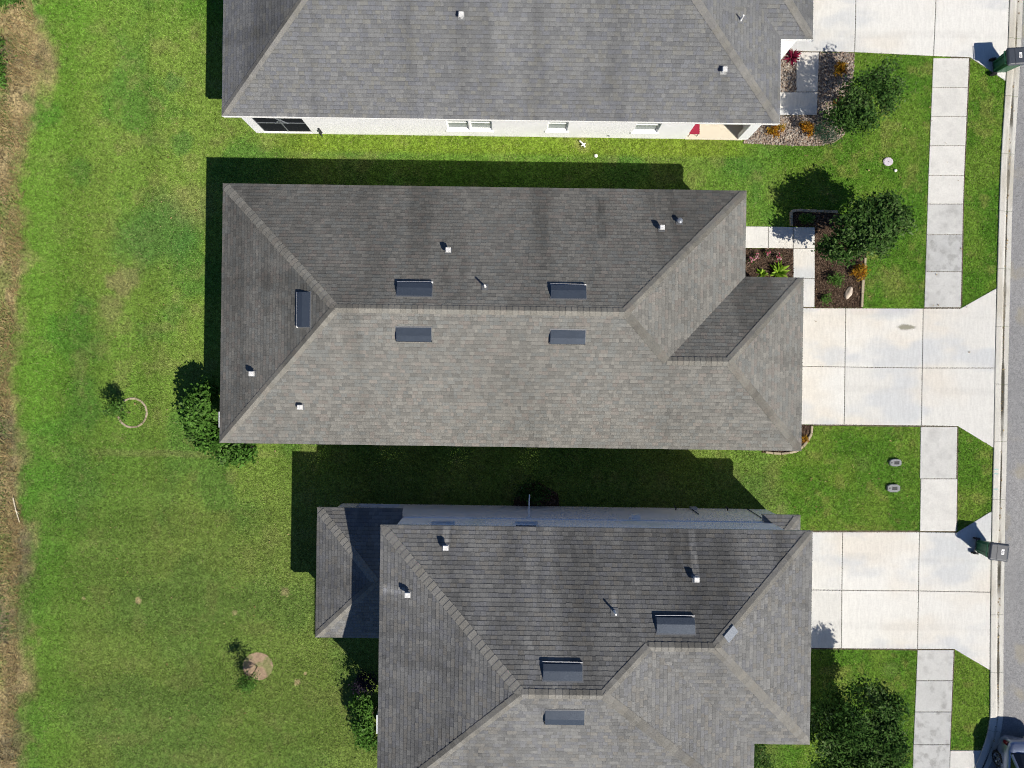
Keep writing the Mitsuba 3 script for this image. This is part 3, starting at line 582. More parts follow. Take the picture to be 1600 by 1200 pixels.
for xa, xb, z_ in ((675, 712, 3.62), (804, 840, 3.42)):
    za = G(xa, 818, z_)[0]; zb = G(xb, 818, z_)[0]; upw.append((w2e - zb, w2e - za, z_, 4.85))
ztu = zu - 0.13
d, out = wall(um, (w2e, vU), (wU, vU), 2.802, ztu, upw); wall(um, (wU, vU), (wU, vss + OV), 2.802, ztu, [(3.0, 4.2, 3.5, 4.9), (6.0, 7.2, 3.5, 4.9)]); wall(um, (w2e, vs2 + OV), (w2e, vU), 2.802, ztu, [(1.2, 2.4, 3.7, 4.9), (4.0, 5.2, 3.7, 4.9)]); wall(um, (un - OV, vs2 + OV), (w2e, vs2 + OV), 2.802, ztu)
wall(um, (un - OV, vss + OV), (un - OV, vs2 + OV), 2.802, ztu); wall(um, (wU, vss + OV), (un - OV, vss + OV), 2.802, ztu)
panel_door(house_s, (np.array([w1e, vs2 + OV]), np.array([0, 1.0]), np.array([1.0, 0])), 1.0, 5.8, 0.02, 2.2, 'garage_door')
add('upper_wall', um.ply('stucco_pale', grid=True), house_s, 'pale greenish wall of the upper storey')
for w_ in upw:
    k = window(house_s, np.array([w2e, vU]), d, out, *w_, sill=False, pane='screen_dark'); tm = MB(); q_ = np.array([w2e, vU])
    for (a0, a1, b0, b1) in ((w_[0] - .08, w_[1] + .08, w_[2] - .08, w_[2] - .001), (w_[0] - .08, w_[1] + .08, w_[3] + .001, w_[3] + .08), (w_[0] - .08, w_[0] - .001, w_[2], w_[3]), (w_[1] + .001, w_[1] + .08, w_[2], w_[3])): wbox(tm, q_, d, out, a0, a1, b0, b1, -.02, .04)
    add('trim', tm.ply('white_trim', grid=True), k)
bm = MB(); wbox(bm, np.array([w2e, vU]), d, out, 0.0, w2e - wU, 2.76, 2.80, 0.031, 0.045); add('belt_trim', bm.ply('white_trim', grid=True), house_s)
for (s0, s1, z0, z1) in [(3.0, 4.2, 3.5, 4.9), (6.0, 7.2, 3.5, 4.9)]: window(house_s, np.array([wU, vU]), np.array([0, -1.0]), np.array([-1.0, 0]), s0, s1, z0, z1)
# fittings on the north wall
ww = np.array([w1e, vwall]); d, out = np.array([-1.0, 0.0]), np.array([0.0, 1.0])
SN = lambda px, py, z=0.0: w1e - G(px, py, z)[0]
m = MB(); s_ = SN(993, 810, 2.6); wbox(m, ww, d, out, s_ - 0.16, s_ + 0.16, 2.45, 2.72, 0.0, 0.16); wbox(m, ww, d, out, s_ - 0.22, s_ + 0.22, 2.40, 2.448, 0.0, 0.05); add('dryer_vent', m.ply('white_metal', grid=True), house_s)
m = MB(); s_ = SN(826.5, 800, 2.6); q = ww + d * s_
m.tube([[q[0], q[1] - .02, 2.62], [q[0], q[1] + 0.4, 2.66], [q[0] + .01, q[1] + 0.88, 2.70]], [0.03, 0.024, 0.022], 8); wbox(m, ww, d, out, s_ - 0.09, s_ + 0.09, 2.54, 2.71, 0.0, 0.05); add('flag_pole', m.ply('white_metal', grid=True), house_s)
m = MB()
for px in (1056, 1137): 
    q = ww + d * SN(px, 794, 0.5); m.tube([[q[0], q[1] - .02, 0.5], [q[0], q[1] + 0.10, 0.5], [q[0] - 0.05, q[1] + 0.15, 0.42]], 0.03, 7)
add('spigot', m.ply('dark_plastic', grid=True), house_s)
m = MB(); 
for pa, pb in (((1078, 0.15), (1092, 1.55)), ((1167, 0.1), (1192, 2.3))):
    qa, qb = ww + d * SN(pa[0], 795, pa[1]), ww + d * SN(pb[0], 800, pb[1]); m.tube([[qa[0], qa[1] + .03, pa[1]], [qb[0], qb[1] + .03, pb[1]]], 0.018, 6)
add('conduit', m.ply('dark_plastic', grid=True), house_s)
m = MB(); q = ww + d * SN(1083, 792, 0.3); m.box((q[0] - 0.12, q[1] + 0.001, 0.2), (q[0] + .12, q[1] + 0.12, 0.5)); add('meter_box', m.ply('grey_metal', grid=True), house_s)
HOUSE_WALLS = []

# ------------------------------------------------------------------ paving
def Wp(pts): return [tuple(W(*p)) for p in pts]
paved = []
def slab(parent, pts, bsdf, tone=None, z1=0.03, gap=0.012, name='slab', label=None):
    P = Polygon(Wp(pts)); paved.append(P)
    Q = P.buffer(-gap, join_style=2); tone = rng.random() if tone is None else tone
    top = Q.buffer(-0.008, join_style=2); m = MB()
    m.extr(Q, -0.1, z1 - 0.006, (tone, 0.5)); m.extr(top, z1 - 0.0061, z1, (tone, 0.5))
    add(name, m.ply(bsdf), parent, label)
def grid_slabs(parent, xs_top, xs_bot, y_rows, bsdf, tone=None):
    """xs_top/xs_bot: joint positions on the first and last row line; y_rows: list of (y at first x, y at last x)"""
    n = len(xs_top); ya, yb = y_rows[0][0], y_rows[-1][0]
    def pt(i, j):
        f = (y_rows[j][0] - ya) / (yb - ya); x = xs_top[i] + (xs_bot[i] - xs_top[i]) * f
        g = (x - xs_top[0]) / (xs_top[-1] - xs_top[0]); return (x, y_rows[j][0] + (y_rows[j][1] - y_rows[j][0]) * g)
    for j in range(len(y_rows) - 1):
        for i in range(n - 1): slab(parent, [pt(i, j), pt(i + 1, j), pt(i + 1, j + 1), pt(i, j + 1)], bsdf, tone)
# driveways
dw = structure('driveway', 'concrete driveway in front of the middle house with an oval oil stain')
grid_slabs(dw, [1222, 1321, 1442], [1220, 1318.5, 1439], [(481, 482), (572, 575), (663, 665)], 'concrete_drive')
slab(dw, [(1442, 482), (1500, 482), (1556.5, 450), (1554, 575), (1440.5, 575)], 'concrete_drive', 0.1); slab(dw, [(1440.5, 575), (1554, 575), (1552, 700), (1496, 666), (1439, 665)], 'concrete_drive', 0.2)
dw = structure('driveway', 'concrete driveway at the top right of the photo')
slab(dw, [(1225, 80), (1335, 82), (1339, -90), (1225, -90)], 'concrete_drive', 0.8); slab(dw, [(1335, 82), (1458, 88), (1466, -90), (1339, -90)], 'concrete_drive', 0.9); slab(dw, [(1458, 88), (1515, 90), (1570.5, 127), (1574, 75), (1579, -90), (1466, -90)], 'concrete_drive', 0.95)
dw = structure('driveway', 'concrete driveway in front of the two storey house at the lower right')
grid_slabs(dw, [1215, 1316, 1436], [1213, 1314, 1433], [(831, 831), (921, 923), (1012, 1014)], 'concrete_drive')
slab(dw, [(1436, 831), (1494, 832), (1549, 798), (1547, 925), (1434.5, 923)], 'concrete_drive', 0.5); slab(dw, [(1434.5, 923), (1547, 925), (1546, 1047), (1490, 1014), (1433, 1014)], 'concrete_drive', 0.6)
dw = structure('driveway', 'corner of a concrete driveway at the bottom right beside the car'); slab(dw, [(1484, 1172), (1533, 1172), (1524, 1195), (1508, 1230), (1482, 1230)], 'concrete_walk', 0.4)
# sidewalk
sw = structure('sidewalk', 'concrete pavement of square slabs along the front lawns')
sx = lambda y: np.interp(y, [90, 274, 480], [1457.5, 1450, 1443.5]); sxr = lambda y: np.interp(y, [90, 300, 480], [1514, 1505, 1501])
for ya, yb, tn in ((91, 137, .1), (137, 182, .12), (182, 228, .1), (228, 274, .12), (274, 319, .2), (319, 367, .55), (367, 424, .8), (424, 480.5, .6)): slab(sw, [(sx(ya), ya), (sxr(ya), ya), (sxr(yb), yb), (sx(yb), yb)], 'concrete_walk', tn)
for ya, yb, tn in ((666.5, 748, .5), (748, 830, .3)): slab(sw, [(1438, ya), (1495.5, ya), (1494, yb), (1436.5, yb)], 'concrete_walk', tn)
for ya, yb, tn in ((1015, 1063, .6), (1063, 1112, .7), (1112, 1163, .85), (1163, 1215, .95)): slab(sw, [(np.interp(ya, [1014, 1200], [1433, 1425]), ya), (np.interp(ya, [1014, 1200], [1490, 1483]), ya), (np.interp(yb, [1014, 1200], [1490, 1483]), yb), (np.interp(yb, [1014, 1200], [1433, 1425]), yb)], 'concrete_walk', tn)
# front paths
wk = structure('front_path', 'pale concrete front path of the middle house, turning round the small flower bed')
for a in ([(1160, 353.5), (1200, 354), (1200, 388), (1160, 388)], [(1200, 354), (1239, 354.5), (1239, 388.5), (1200, 388)], [(1239, 354.5), (1273, 355), (1273, 388.5), (1239, 388.5)], [(1239, 388.5), (1273, 388.5), (1273, 435), (1239, 435)], [(1239, 435), (1273, 435), (1272.5, 480), (1238, 480)]): slab(wk, a, 'concrete_drive', 0.7)
wk = structure('front_path', 'concrete front path of the white house, mottled with tree shade')
for a in ([(1244, 81.5), (1280, 82), (1277.5, 144), (1243.5, 144)], [(1208, 144), (1277.5, 144), (1276.5, 180.5), (1206, 180)]): slab(wk, a, 'concrete_drive', 0.5)

# kerb and road
KY = [-120, 0, 75, 127, 270, 450, 600, 700, 800, 925, 1050, 1110, 1140, 1170, 1200, 1250]; KX = [1584, 1577, 1574, 1571, 1562.5, 1557, 1553.5, 1552, 1549.5, 1547.5, 1546.5, 1546.5, 1543, 1534, 1521, 1496]
from scipy.interpolate import PchipInterpolator
kx = PchipInterpolator(KY, KX)
ky = np.arange(-120, 1251, 10.0); kl = np.array([W(kx(y), y) for y in ky])
tang = np.gradient(kl, axis=0); tang /= np.linalg.norm(tang, axis=1, keepdims=True); nrm = np.stack([-tang[:, 1], tang[:, 0]], 1)
nrm *= np.sign(nrm[:, :1])                                               # towards the road (+x)
kp = np.array([(0.0, -0.1), (0.0, 0.052), (0.02, 0.06), (0.20, 0.06), (0.25, 0.045), (0.31, 0.012), (0.36, 0.008), (0.55, 0.018), (0.56, -0.1)])
kerb = structure('kerb', 'concrete kerb and gutter along the road')
def kerb_piece(i0, i1):
    V, U = [], []
    for i in range(i0, i1 + 1):
        o = 0.006 * ((i == i0) - (i == i1))
        for (dd, z_) in kp: V.append([*(kl[i] + nrm[i] * dd + tang[i] * o), z_]); U.append([dd, 0.5])
    n = len(kp); F = []
    for i in range(i1 - i0):
        for j in range(n - 1): F.append([i * n + j, i * n + j + 1, (i + 1) * n + j + 1, (i + 1) * n + j])
    F = np.array(F); m = MB(); m.raw(V, F, np.array(U)); add('section', m.ply('kerb_concrete'), kerb)
for i in range(0, len(ky) - 1, 9): kerb_piece(i, min(i + 9, len(ky) - 1))
kerb_poly = Polygon(np.vstack([kl, (kl + nrm * 0.56)[::-1]])); paved.append(kerb_poly)
re_ = kl + nrm * 0.54
road_poly = Polygon(np.vstack([[[re_[0][0] + 3, 200], [200, 200], [200, -200], [re_[-1][0] - 8, -200]], re_[::-1]])); paved.append(road_poly)
m = MB(); tri = trimesh.creation.triangulate_polygon(road_poly.buffer(0), engine='earcut'); q = np.asarray(tri[0]); m.raw(np.c_[q, np.full(len(q), 0.012)], tri[1]); structure('road', 'grey asphalt road at the right edge', m.ply('asphalt'))
# dark soil in the joints and in the cut edge right of the pavement
diff('joint_soil', proc(lambda p, n, uv: mi.Color3f(0.11, 0.095, 0.07) * (0.5 + noise(p.x * 20, p.y * 20))))
m = MB(); m.extr(unary_union([p.buffer(0.03, join_style=2) for p in paved[:-2]]).buffer(-0.035, join_style=2), 0.001, 0.007); add('joint_filling', m.ply('joint_soil'), sw)
trench = unary_union([LineString(Wp(l)).buffer(0.030) for l in ([(1515, 91), (1505.5, 300), (1502, 478)], [(1496.2, 668), (1494.8, 828)], [(1490.8, 1016), (1484, 1171)], [(1268, 664), (1437, 666)], [(1268, 1013.2), (1432, 1015)], [(1268, 830), (1435, 830)])])
m = MB(); m.extr(trench, -0.03, 0.0085); add('cut_edge', m.ply('joint_soil'), sw)
# survey paint on the kerb
mp = MB()
for y0 in (733, 740, 764):
    qx = kx(y0); c0 = W(qx, y0); mp.box((c0[0] + 0.02, c0[1] - 0.02, 0.0602), (c0[0] + 0.19, c0[1] + 0.02, 0.0625))
mat('teal_paint', (0.25, 0.42, 0.40), 0.7); add('paint_mark', mp.ply('teal_paint'), kerb)

# ------------------------------------------------------------------ beds
beds = []
def scatter(poly, n, r):
    x0, y0, x1, y1 = poly.bounds; P = np.zeros((0, 2))
    while len(P) < n:
        q = r.uniform((x0, y0), (x1, y1), (n * 2, 2)); P = np.vstack([P, q[shapely.contains_xy(poly, q[:, 0], q[:, 1])]])
    return P[:n]
CHIP = np.array([[-1, -1, 0], [1, -1, 0], [1, 1, 0], [-1, 1, 0], [-.7, -.6, 1], [.8, -.5, 1], [.6, .7, 1], [-.8, .6, 1.0]])
CHF = np.array([[0, 4, 5], [0, 5, 1], [1, 5, 6], [1, 6, 2], [2, 6, 7], [2, 7, 3], [3, 7, 4], [3, 4, 0], [4, 7, 6], [4, 6, 5]])
def pieces(P, z0, sx, sy, sz, r, uvr=(0, 1)):
    m = MB(); n = len(P); a = r.uniform(0, 2 * np.pi, n); S_ = np.stack([r.uniform(*sx, n), r.uniform(*sy, n), r.uniform(*sz, n)], 1)
    V = CHIP[None] * S_[:, None] * (1 + r.normal(0, 0.12, (n, 8, 3)))
    tilt = r.normal(0, 0.25, (n, 2)); V[..., 2] += V[..., 0] * tilt[:, :1] + V[..., 1] * tilt[:, 1:]
    X = V[..., 0] * np.cos(a)[:, None] - V[..., 1] * np.sin(a)[:, None] + P[:, :1]; Y = V[..., 0] * np.sin(a)[:, None] + V[..., 1] * np.cos(a)[:, None] + P[:, 1:]
    V = np.stack([X, Y, V[..., 2] + z0 + r.uniform(0, 0.02, (n, 1))], -1).reshape(-1, 3)
    F = (CHF[None] + (np.arange(n) * 8)[:, None, None]).reshape(-1, 3); uv = np.repeat(np.stack([r.uniform(*uvr, n), r.uniform(0.2, 0.8, n)], 1), 8, 0)
    return m.raw(V, F, uv)
def bed(name, pts, kind, label):
    P = Polygon(Wp(pts)).buffer(0); beds.append(P); r = np.random.default_rng(int(abs(pts[0][0] * 7 + pts[0][1])))
    m = MB(); m.extr(P, -0.05, 0.012, (0.15, 0.4)); structure(name, label + ', bare soil', m.ply({'mulch': 'mulch', 'rock': 'stones', 'dirt': 'bare_dirt'}[kind]))
    if kind == 'dirt': return P
    if kind == 'mulch': add('bark_mulch', pieces(scatter(P, int(P.area * 420), r), 0.01, (0.02, 0.06), (0.008, 0.02), (0.006, 0.018), r).ply('mulch'), None, 'dark bark mulch in the ' + label, 'mulch', None, 'stuff')
    else: add('rock_mulch', pieces(scatter(P, int(P.area * 330), r), 0.005, (0.02, 0.05), (0.018, 0.04), (0.02, 0.05), r).ply('stones'), None, 'brown and grey stones in the ' + label, 'stones', None, 'stuff')
    return P
bed('flower_bed', [(1160, 388.5), (1239, 388.5), (1239, 440), (1160, 440)], 'mulch', 'small flower bed beside the front path')
bed('flower_bed', [(1239, 354), (1237, 330), (1306, 333), (1352, 350), (1353, 402), (1347.5, 481), (1273, 481), (1273, 354)], 'mulch', 'mulched bed under the dark front tree')
bed('flower_bed', [(1240, 664), (1268, 664.5), (1266, 680), (1255, 697), (1242, 707), (1190, 707), (1190, 690), (1240, 690)], 'mulch', 'narrow bed at the front corner of the middle house')
bed('rock_bed', [(1280, 82), (1335, 82.5), (1333, 120), (1328, 150), (1324, 190), (1320, 208), (1306, 220), (1284, 227), (1258, 228.5), (1160, 224), (1165, 214), (1200, 180), (1276.5, 181), (1277.5, 144)], 'rock', 'rock bed before the white house')
bed('rock_bed', [(1210, 70), (1232, 76), (1244, 82), (1243.5, 144), (1205, 144)], 'rock', 'strip of rock bed between path and white house')
tree_ring = bed('tree_ring_soil', [(403 + 24 * math.cos(a), 1041 + 22 * math.sin(a)) for a in np.linspace(0, 6.2, 16)], 'dirt', 'round bare patch around the sapling in the lower lawn')
bed('mulch_patch', [(800, 792), (812, 760), (840, 752), (872, 772), (874, 795)], 'mulch', 'mulch patch in the shade of the two storey house')

def edging(pts, label, closed=False, w=0.10, hgt=0.09, L0=0.28):
    k = thing('bed_edging', label, 'edging'); line = LineString(Wp(pts)); n = max(2, int(line.length / L0)); r = np.random.default_rng(n + int(pts[0][0]))
    for i in range(n):
        p, q = (np.array(line.interpolate(t * line.length).coords[0]) for t in (i / n, (i + 1) / n)); c = (p + q) / 2; d = q - p; L = np.linalg.norm(d)
        M = rotz(math.atan2(d[1], d[0]) + r.normal(0, 0.03), c[0], c[1]); ww_ = w / 2 * r.uniform(.85, 1.1); hz = hgt * r.uniform(.85, 1.1); m = MB(); e = 0.012; uv = (r.random(), r.uniform(.3, .7)); l2 = L / 2 - 0.008
        m.box((-l2, -ww_, -0.04), (l2, ww_, hz - e), uv, M)
        V = np.array([[x, y, z] for z, s_ in ((hz - e, 0), (hz, e)) for x, y in ((-l2 + s_, -ww_ + s_), (l2 - s_, -ww_ + s_), (l2 - s_, ww_ - s_), (-l2 + s_, ww_ - s_))]); V = V @ M[:3, :3].T + M[:3, 3]
        m.raw(V, [[0, 1, 5, 4], [1, 2, 6, 5], [2, 3, 7, 6], [3, 0, 4, 7], [4, 5, 6, 7]], uv); add('block', m.ply('edging_stone'), k)
edging([(207 + 23 * math.cos(a), 645 + 23 * math.sin(a)) for a in np.linspace(-2.2, 2.9, 20)], 'ring of pale edging stones round the sapling in the back lawn', L0=0.24, w=0.085, hgt=0.035)
edging([(1235.5, 353), (1235, 328.5), (1308, 331.5)], 'edging stones along the top of the mulched bed, in tree shade')
edging([(1351, 403), (1350.5, 421)], 'short run of pale edging right of the mulched bed, under the dark tree', L0=.3); edging([(1347.5, 437), (1345.5, 480)], 'pale edging along the right side of the mulched bed near the driveway', L0=.4)
edging([(1268, 665), (1267, 680), (1257, 695), (1245, 705), (1222, 709), (1195, 706.5)], 'curved pale stone edging at the front corner of the middle house', L0=0.3)
edging([(1278, 222), (1292, 226), (1306, 221), (1320, 209)], 'thin dark curved edging at the corner of the rock bed', L0=0.25, w=0.04, hgt=.05)
edging([(1235, 1181), (1262, 1197)], 'short edging below the two storey house roof corner')  if False else None

# ------------------------------------------------------------------ ground
lawn = MB(); lawn.raw([[-300, -300, 0], [300, -300, 0], [300, 300, 0], [-300, 300, 0]], [[0, 1, 2, 3]]); structure('lawn', 'mown lawn round the houses', lawn.ply('turf'))
bl = [(W(np.interp(y, BY, BX), y)[0] - 0.75 + rng.normal(0, 0.1), W(0, y)[1]) for y in np.arange(-20, 1221, 8)]
dry_poly = Polygon(bl + [(-60, -40), (-60, 40)]).buffer(0)
m = MB(); tri = trimesh.creation.triangulate_polygon(dry_poly, engine='earcut'); q = np.asarray(tri[0]); m.raw(np.c_[q, np.full(len(q), 0.005)], tri[1]); structure('dry_ground', 'rough brown unmown strip along the left edge', m.ply('dry_soil'))

def blades(P, L, wd, lean, r, z0=0.0, uvx=(0, 1)):
    """single-triangle blades; lean = horizontal reach as a share of the length"""
    n = len(P); a = r.uniform(0, 2 * np.pi, n); ln = r.uniform(*L, n); w = r.uniform(*wd, n) / 2; le = r.uniform(*lean, n)
    d = np.stack([np.cos(a), np.sin(a)], 1); s_ = np.stack([-d[:, 1], d[:, 0]], 1)
    b0 = np.c_[P - s_ * w[:, None], np.full(n, z0)]; b1 = np.c_[P + s_ * w[:, None], np.full(n, z0)]; tip = np.c_[P + d * (ln * le)[:, None], z0 + ln * np.sqrt(np.maximum(0, 1 - le ** 2))]
    V = np.stack([b0, b1, tip], 1).reshape(-1, 3); F = np.arange(3 * n).reshape(-1, 3); uv = np.repeat(np.stack([r.uniform(*uvx, n), r.random(n)], 1), 3, 0)
    return V, F, uv
solid = unary_union([p.buffer(0) for p in paved + beds]).buffer(0.05, join_style=2).buffer(-0.05, join_style=2).union(trench)
def plot_poly(pts): return Polygon(to_world(np.array(pts)))
foot = [Polygon([to_world(np.array([u, v]))[:2] for u, v in c]) for c in (corners, [(G(405, 205)[0], dv), (b, dv), (b, dv + 3), (c_, dv + 3), (c_, 30), (G(405, 205)[0], 30)], [(x0l, vwall), (w1e, vwall), (w1e, vs2 + .3), (un - .3, vs2 + .3), (un - .3, -20), (x0l + 2.6, -20), (x0l + 2.6, lv0 + .3), (x0l, lv0 + .3)])]
lawn_area = Polygon([(-21.6, -16.4), (21.4, -16.4), (21.4, 16.4), (-21.6, 16.4)]).difference(solid).difference(unary_union(foot)).difference(dry_poly.buffer(-0.12))
shapely.prepare(lawn_area)
r = np.random.default_rng(21)
gp = scatter(lawn_area, 470000, r)
V, F, uv = blades(gp, (0.045, 0.095), (0.014, 0.028), (0.6, 0.98), r)
scene['grass'] = ply((V, F), 'grass_blade', uv=uv); labels['grass'] = {'label': 'short green turf grass covering the lawns', 'category': 'grass', 'kind': 'stuff'}
edge = dry_poly.intersection(Polygon([(-21.8, -16.4), (-18, -16.4), (-18, 16.4), (-21.8, 16.4)])); r = np.random.default_rng(22)
P = scatter(edge.buffer(0.4), 24000, r); cl = np.array([meshkit.noise(np.c_[P * 1.1, np.zeros(len(P))], 3)]).ravel(); P = P[cl > r.uniform(0.15, 0.75, len(P))]
V, F, uv = blades(P, (0.15, 0.5), (0.012, 0.026), (0.55, 0.97), r)
scene['dry_grass'] = ply((V, F), 'straw', uv=uv); labels['dry_grass'] = {'label': 'tall dry straw coloured grass along the left edge', 'category': 'grass', 'kind': 'stuff'}
P = scatter(edge.buffer(0.1), 9000, r); cl = meshkit.noise(np.c_[P * 0.8, np.ones(len(P))], 9); P = P[cl > 0.52]
V, F, uv = blades(P, (0.08, 0.25), (0.012, 0.03), (0.4, 0.9), r)
scene['green_weeds'] = ply((V, F), 'leaf_mid', uv=uv); labels['green_weeds'] = {'label': 'green weeds growing through the dry strip', 'category': 'weeds', 'kind': 'stuff'}

# ------------------------------------------------------------------ plants
def leaf_mesh(P, nrm, size, r, aspect=0.5, uvx=(0, 1)):
    n = len(P); L = r.uniform(*size, n); nn = nrm + r.normal(0, 0.75, (n, 3)); nn /= np.linalg.norm(nn, axis=1, keepdims=True)
    a = np.cross(nn, r.normal(0, 1, (n, 3))); a /= np.linalg.norm(a, axis=1, keepdims=True) + 1e-9; b = np.cross(nn, a)
    w = L * aspect / 2
    V = np.stack([P - a * L[:, None] / 2, P + b * w[:, None] - nn * (0.12 * L)[:, None], P + a * L[:, None] / 2, P - b * w[:, None] - nn * (0.12 * L)[:, None]], 1).reshape(-1, 3)
    i = np.arange(n)[:, None] * 4; F = np.vstack([i + [0, 1, 2], i + [0, 2, 3]]); uv = np.repeat(np.stack([r.uniform(*uvx, n), r.random(n)], 1), 4, 0)
    return V, F, uv
def crown(blobs, n, size, r, clumps=40, spread=0.2, keep=None, aspect=0.5):
    """blobs: (x, y, z, rx, ry, rz). leaves gather in clumps near the surface, thinner inside"""
    B = np.array(blobs, float); vol = (B[:, 3] * B[:, 4] * B[:, 5]) ** 0.7; vol /= vol.sum()
    which = r.choice(len(B), clumps, p=vol); d = r.normal(0, 1, (clumps, 3)); d /= np.linalg.norm(d, axis=1, keepdims=True); d[:, 2] = np.where(d[:, 2] < -0.5, -d[:, 2], d[:, 2])
    rad = r.uniform(0.35, 1.0, clumps) ** 0.6
    Cn = B[which, :3] + d * B[which, 3:] * rad[:, None]; tone = r.random(clumps)
    k = r.integers(0, clumps, n); P = Cn[k] + r.normal(0, spread, (n, 3)) * [1, 1, 0.7]
    nr = d[k] * 0.5 + [0, 0, 0.7]; ok = P[:, 2] > 0.03
    if keep is not None: ok &= keep(P)
    P, nr, k = P[ok], nr[ok], k[ok]
    V, F, uv = leaf_mesh(P, nr, size, r, aspect); uv[:, 0] = np.clip(0.55 * uv[:, 0] + 0.45 * np.repeat(tone[k], 4), 0, 0.999)
    return V, F, uv, Cn
def woody(name, label, cat, base, blobs, n, size, leafmat, seed, clumps=40, spread=0.2, trunk=0.05, keep=None, group=None, stems=1, aspect=.5, limbs=14):
    r = np.random.default_rng(seed); k = thing(name, label, cat, group)
    V, F, uv, Cn = crown(blobs, n, size, r, clumps, spread, keep, aspect)
    add('crown' if cat == 'tree' else 'foliage', ply((V, F), leafmat, uv=uv), k)
    m = MB(); cz = np.mean([b[2] for b in blobs]) * 0.62; base = np.array([base[0], base[1], 0.0]); ctr = np.mean(np.array(blobs)[:, :3], 0); fork = base + (ctr - base) * [0.5, 0.5, 0]; fork[2] = cz
    m.tube([base - [0, 0, 0.05], base + (fork - base) * 0.5 + [0.02, -0.015, 0], fork], [trunk, trunk * 0.8, trunk * 0.65], 8)
    for i in r.choice(len(Cn), min(limbs, len(Cn)), replace=False):
        mid = (fork + Cn[i]) / 2 + r.normal(0, 0.05, 3) + [0, 0, 0.05]; m.tube([fork - [0, 0, r.uniform(0, 0.3) * cz], mid, Cn[i]], [trunk * 0.45, trunk * 0.28, trunk * 0.1], 5)
    add('trunk' if cat == 'tree' else 'stem', m.ply('bark'), k); return k
b = W(1330, 383); woody('tree', 'dense dark green small tree in the mulched bed before the middle house', 'tree', b, [(13.5, 5.85, 2.15, 1.1, 1.0, 0.85), (14.5, 6.1, 2.0, 0.7, 0.7, 0.7), (12.7, 5.3, 1.8, 0.75, 0.65, 0.6), (13.8, 6.6, 2.2, 0.8, 0.5, 0.6)], 11000, (0.10, 0.19), 'leaf_dark', 31, 85, 0.16, 0.06)
woody('tree', 'open loose green small tree at the edge of the rock bed before the white house', 'tree', W(1338, 172), [(13.7, 10.9, 1.9, 1.1, 1.0, 0.7), (14.4, 11.6, 2.0, 0.6, 0.6, 0.5), (12.9, 10.2, 1.6, 0.7, 0.6, 0.5)], 5200, (0.09, 0.17), 'leaf_dark', 32, 75, 0.16, 0.05)
woody('tree', 'large dense dark tree in the front lawn of the two storey house, at the bottom', 'tree', W(1310, 1098), [(13.3, -12.6, 2.2, 1.45, 1.3, 1.0), (13.9, -13.7, 2.1, 1.15, 1.2, 0.9), (12.4, -13.3, 1.9, 0.9, 1.1, 0.8), (13.2, -14.5, 2.0, 1.4, 1.0, .8)], 24000, (0.10, 0.19), 'leaf_dark', 33, 190, 0.18, 0.07)
woody('shrub', 'big leafy green shrub round the rear corner of the middle house', 'shrub', W(338, 668), [(-12.25, -0.85, 1.0, 0.6, 0.8, 0.8), (-12.55, -1.55, 0.75, 0.6, 0.65, 0.6), (-12.0, -2.2, 0.6, 0.65, 0.5, 0.5), (-11.3, -2.75, 0.4, 0.8, 0.36, 0.35)], 6600, (0.13, 0.24), 'leaf_mid', 34, 85, 0.15, 0.04, keep=lambda P: ~((P[:, 0] > -11.8) & (P[:, 1] > -1.85)) , aspect=.55)
woody('shrub', 'leafy green shrub by the rear wall of the two storey house', 'shrub', W(573, 1125), [(-5.9, -13.2, 0.7, 0.5, 0.85, 0.55), (-5.75, -14.2, 0.5, 0.45, 0.55, 0.4)], 3000, (0.10, 0.18), 'leaf_mid', 35, 45, 0.13, 0.03, keep=lambda P: ~((P[:, 0] > -5.60) & (P[:, 1] > -14.3)))
woody('shrub', 'dark purple bush above the green shrub by the two storey house', 'shrub', W(570, 1078), [(-5.85, -12.0, 0.75, 0.4, 0.35, 0.5)], 900, (0.07, 0.13), 'leaf_purple', 36, 18, 0.12, 0.03)
woody('shrub', 'dark shrub in the shade between the two lower houses', 'shrub', W(832, 775), [(0.9, -4.35, 0.5, 0.75, 0.35, 0.4)], 900, (0.08, 0.14), 'leaf_dark', 37, 20, 0.12, 0.03)
woody('shrub', 'dark green shrub under the roof corner at the bottom edge', 'shrub', W(1188, 1190), [(9.7, -15.1, 0.6, 0.7, 0.6, 0.5)], 1600, (0.07, 0.13), 'leaf_dark', 38, 26, 0.13, 0.03)
woody('sapling', 'sparse sapling inside the stone ring in the back lawn', 'tree', W(204, 645), [(-15.75, -1.05, 0.95, 0.42, 0.35, 0.35), (-15.95, -0.85, 0.7, 0.25, 0.2, 0.2)], 850, (0.06, 0.12), 'leaf_mid', 39, 22, 0.10, 0.02, limbs=10)
woody('sapling', 'bright leaved sapling at the bare patch in the lower lawn', 'tree', W(402, 1040), [(-10.45, -11.75, 1.15, 0.36, 0.34, 0.5), (-10.6, -12.0, 0.5, 0.4, 0.35, 0.25)], 950, (0.05, 0.11), 'leaf_mid', 40, 26, 0.10, 0.022, limbs=10)
woody('plant', 'leafy weeds in the rough strip at the left edge, upper clump', 'plant', W(5, 75), [(-20.9, 13.2, 0.35, 0.35, 0.9, 0.3), (-20.95, 12.5, .3, .25, .5, .25)], 1500, (0.07, 0.14), 'leaf_mid', 41, 26, 0.10, 0.02)
woody('plant', 'leafy weeds in the top left corner', 'plant', W(15, 2), [(-20.4, 15.6, 0.4, 0.5, 0.3, 0.3)], 700, (0.07, 0.14), 'leaf_mid', 42, 16, 0.10, 0.02)
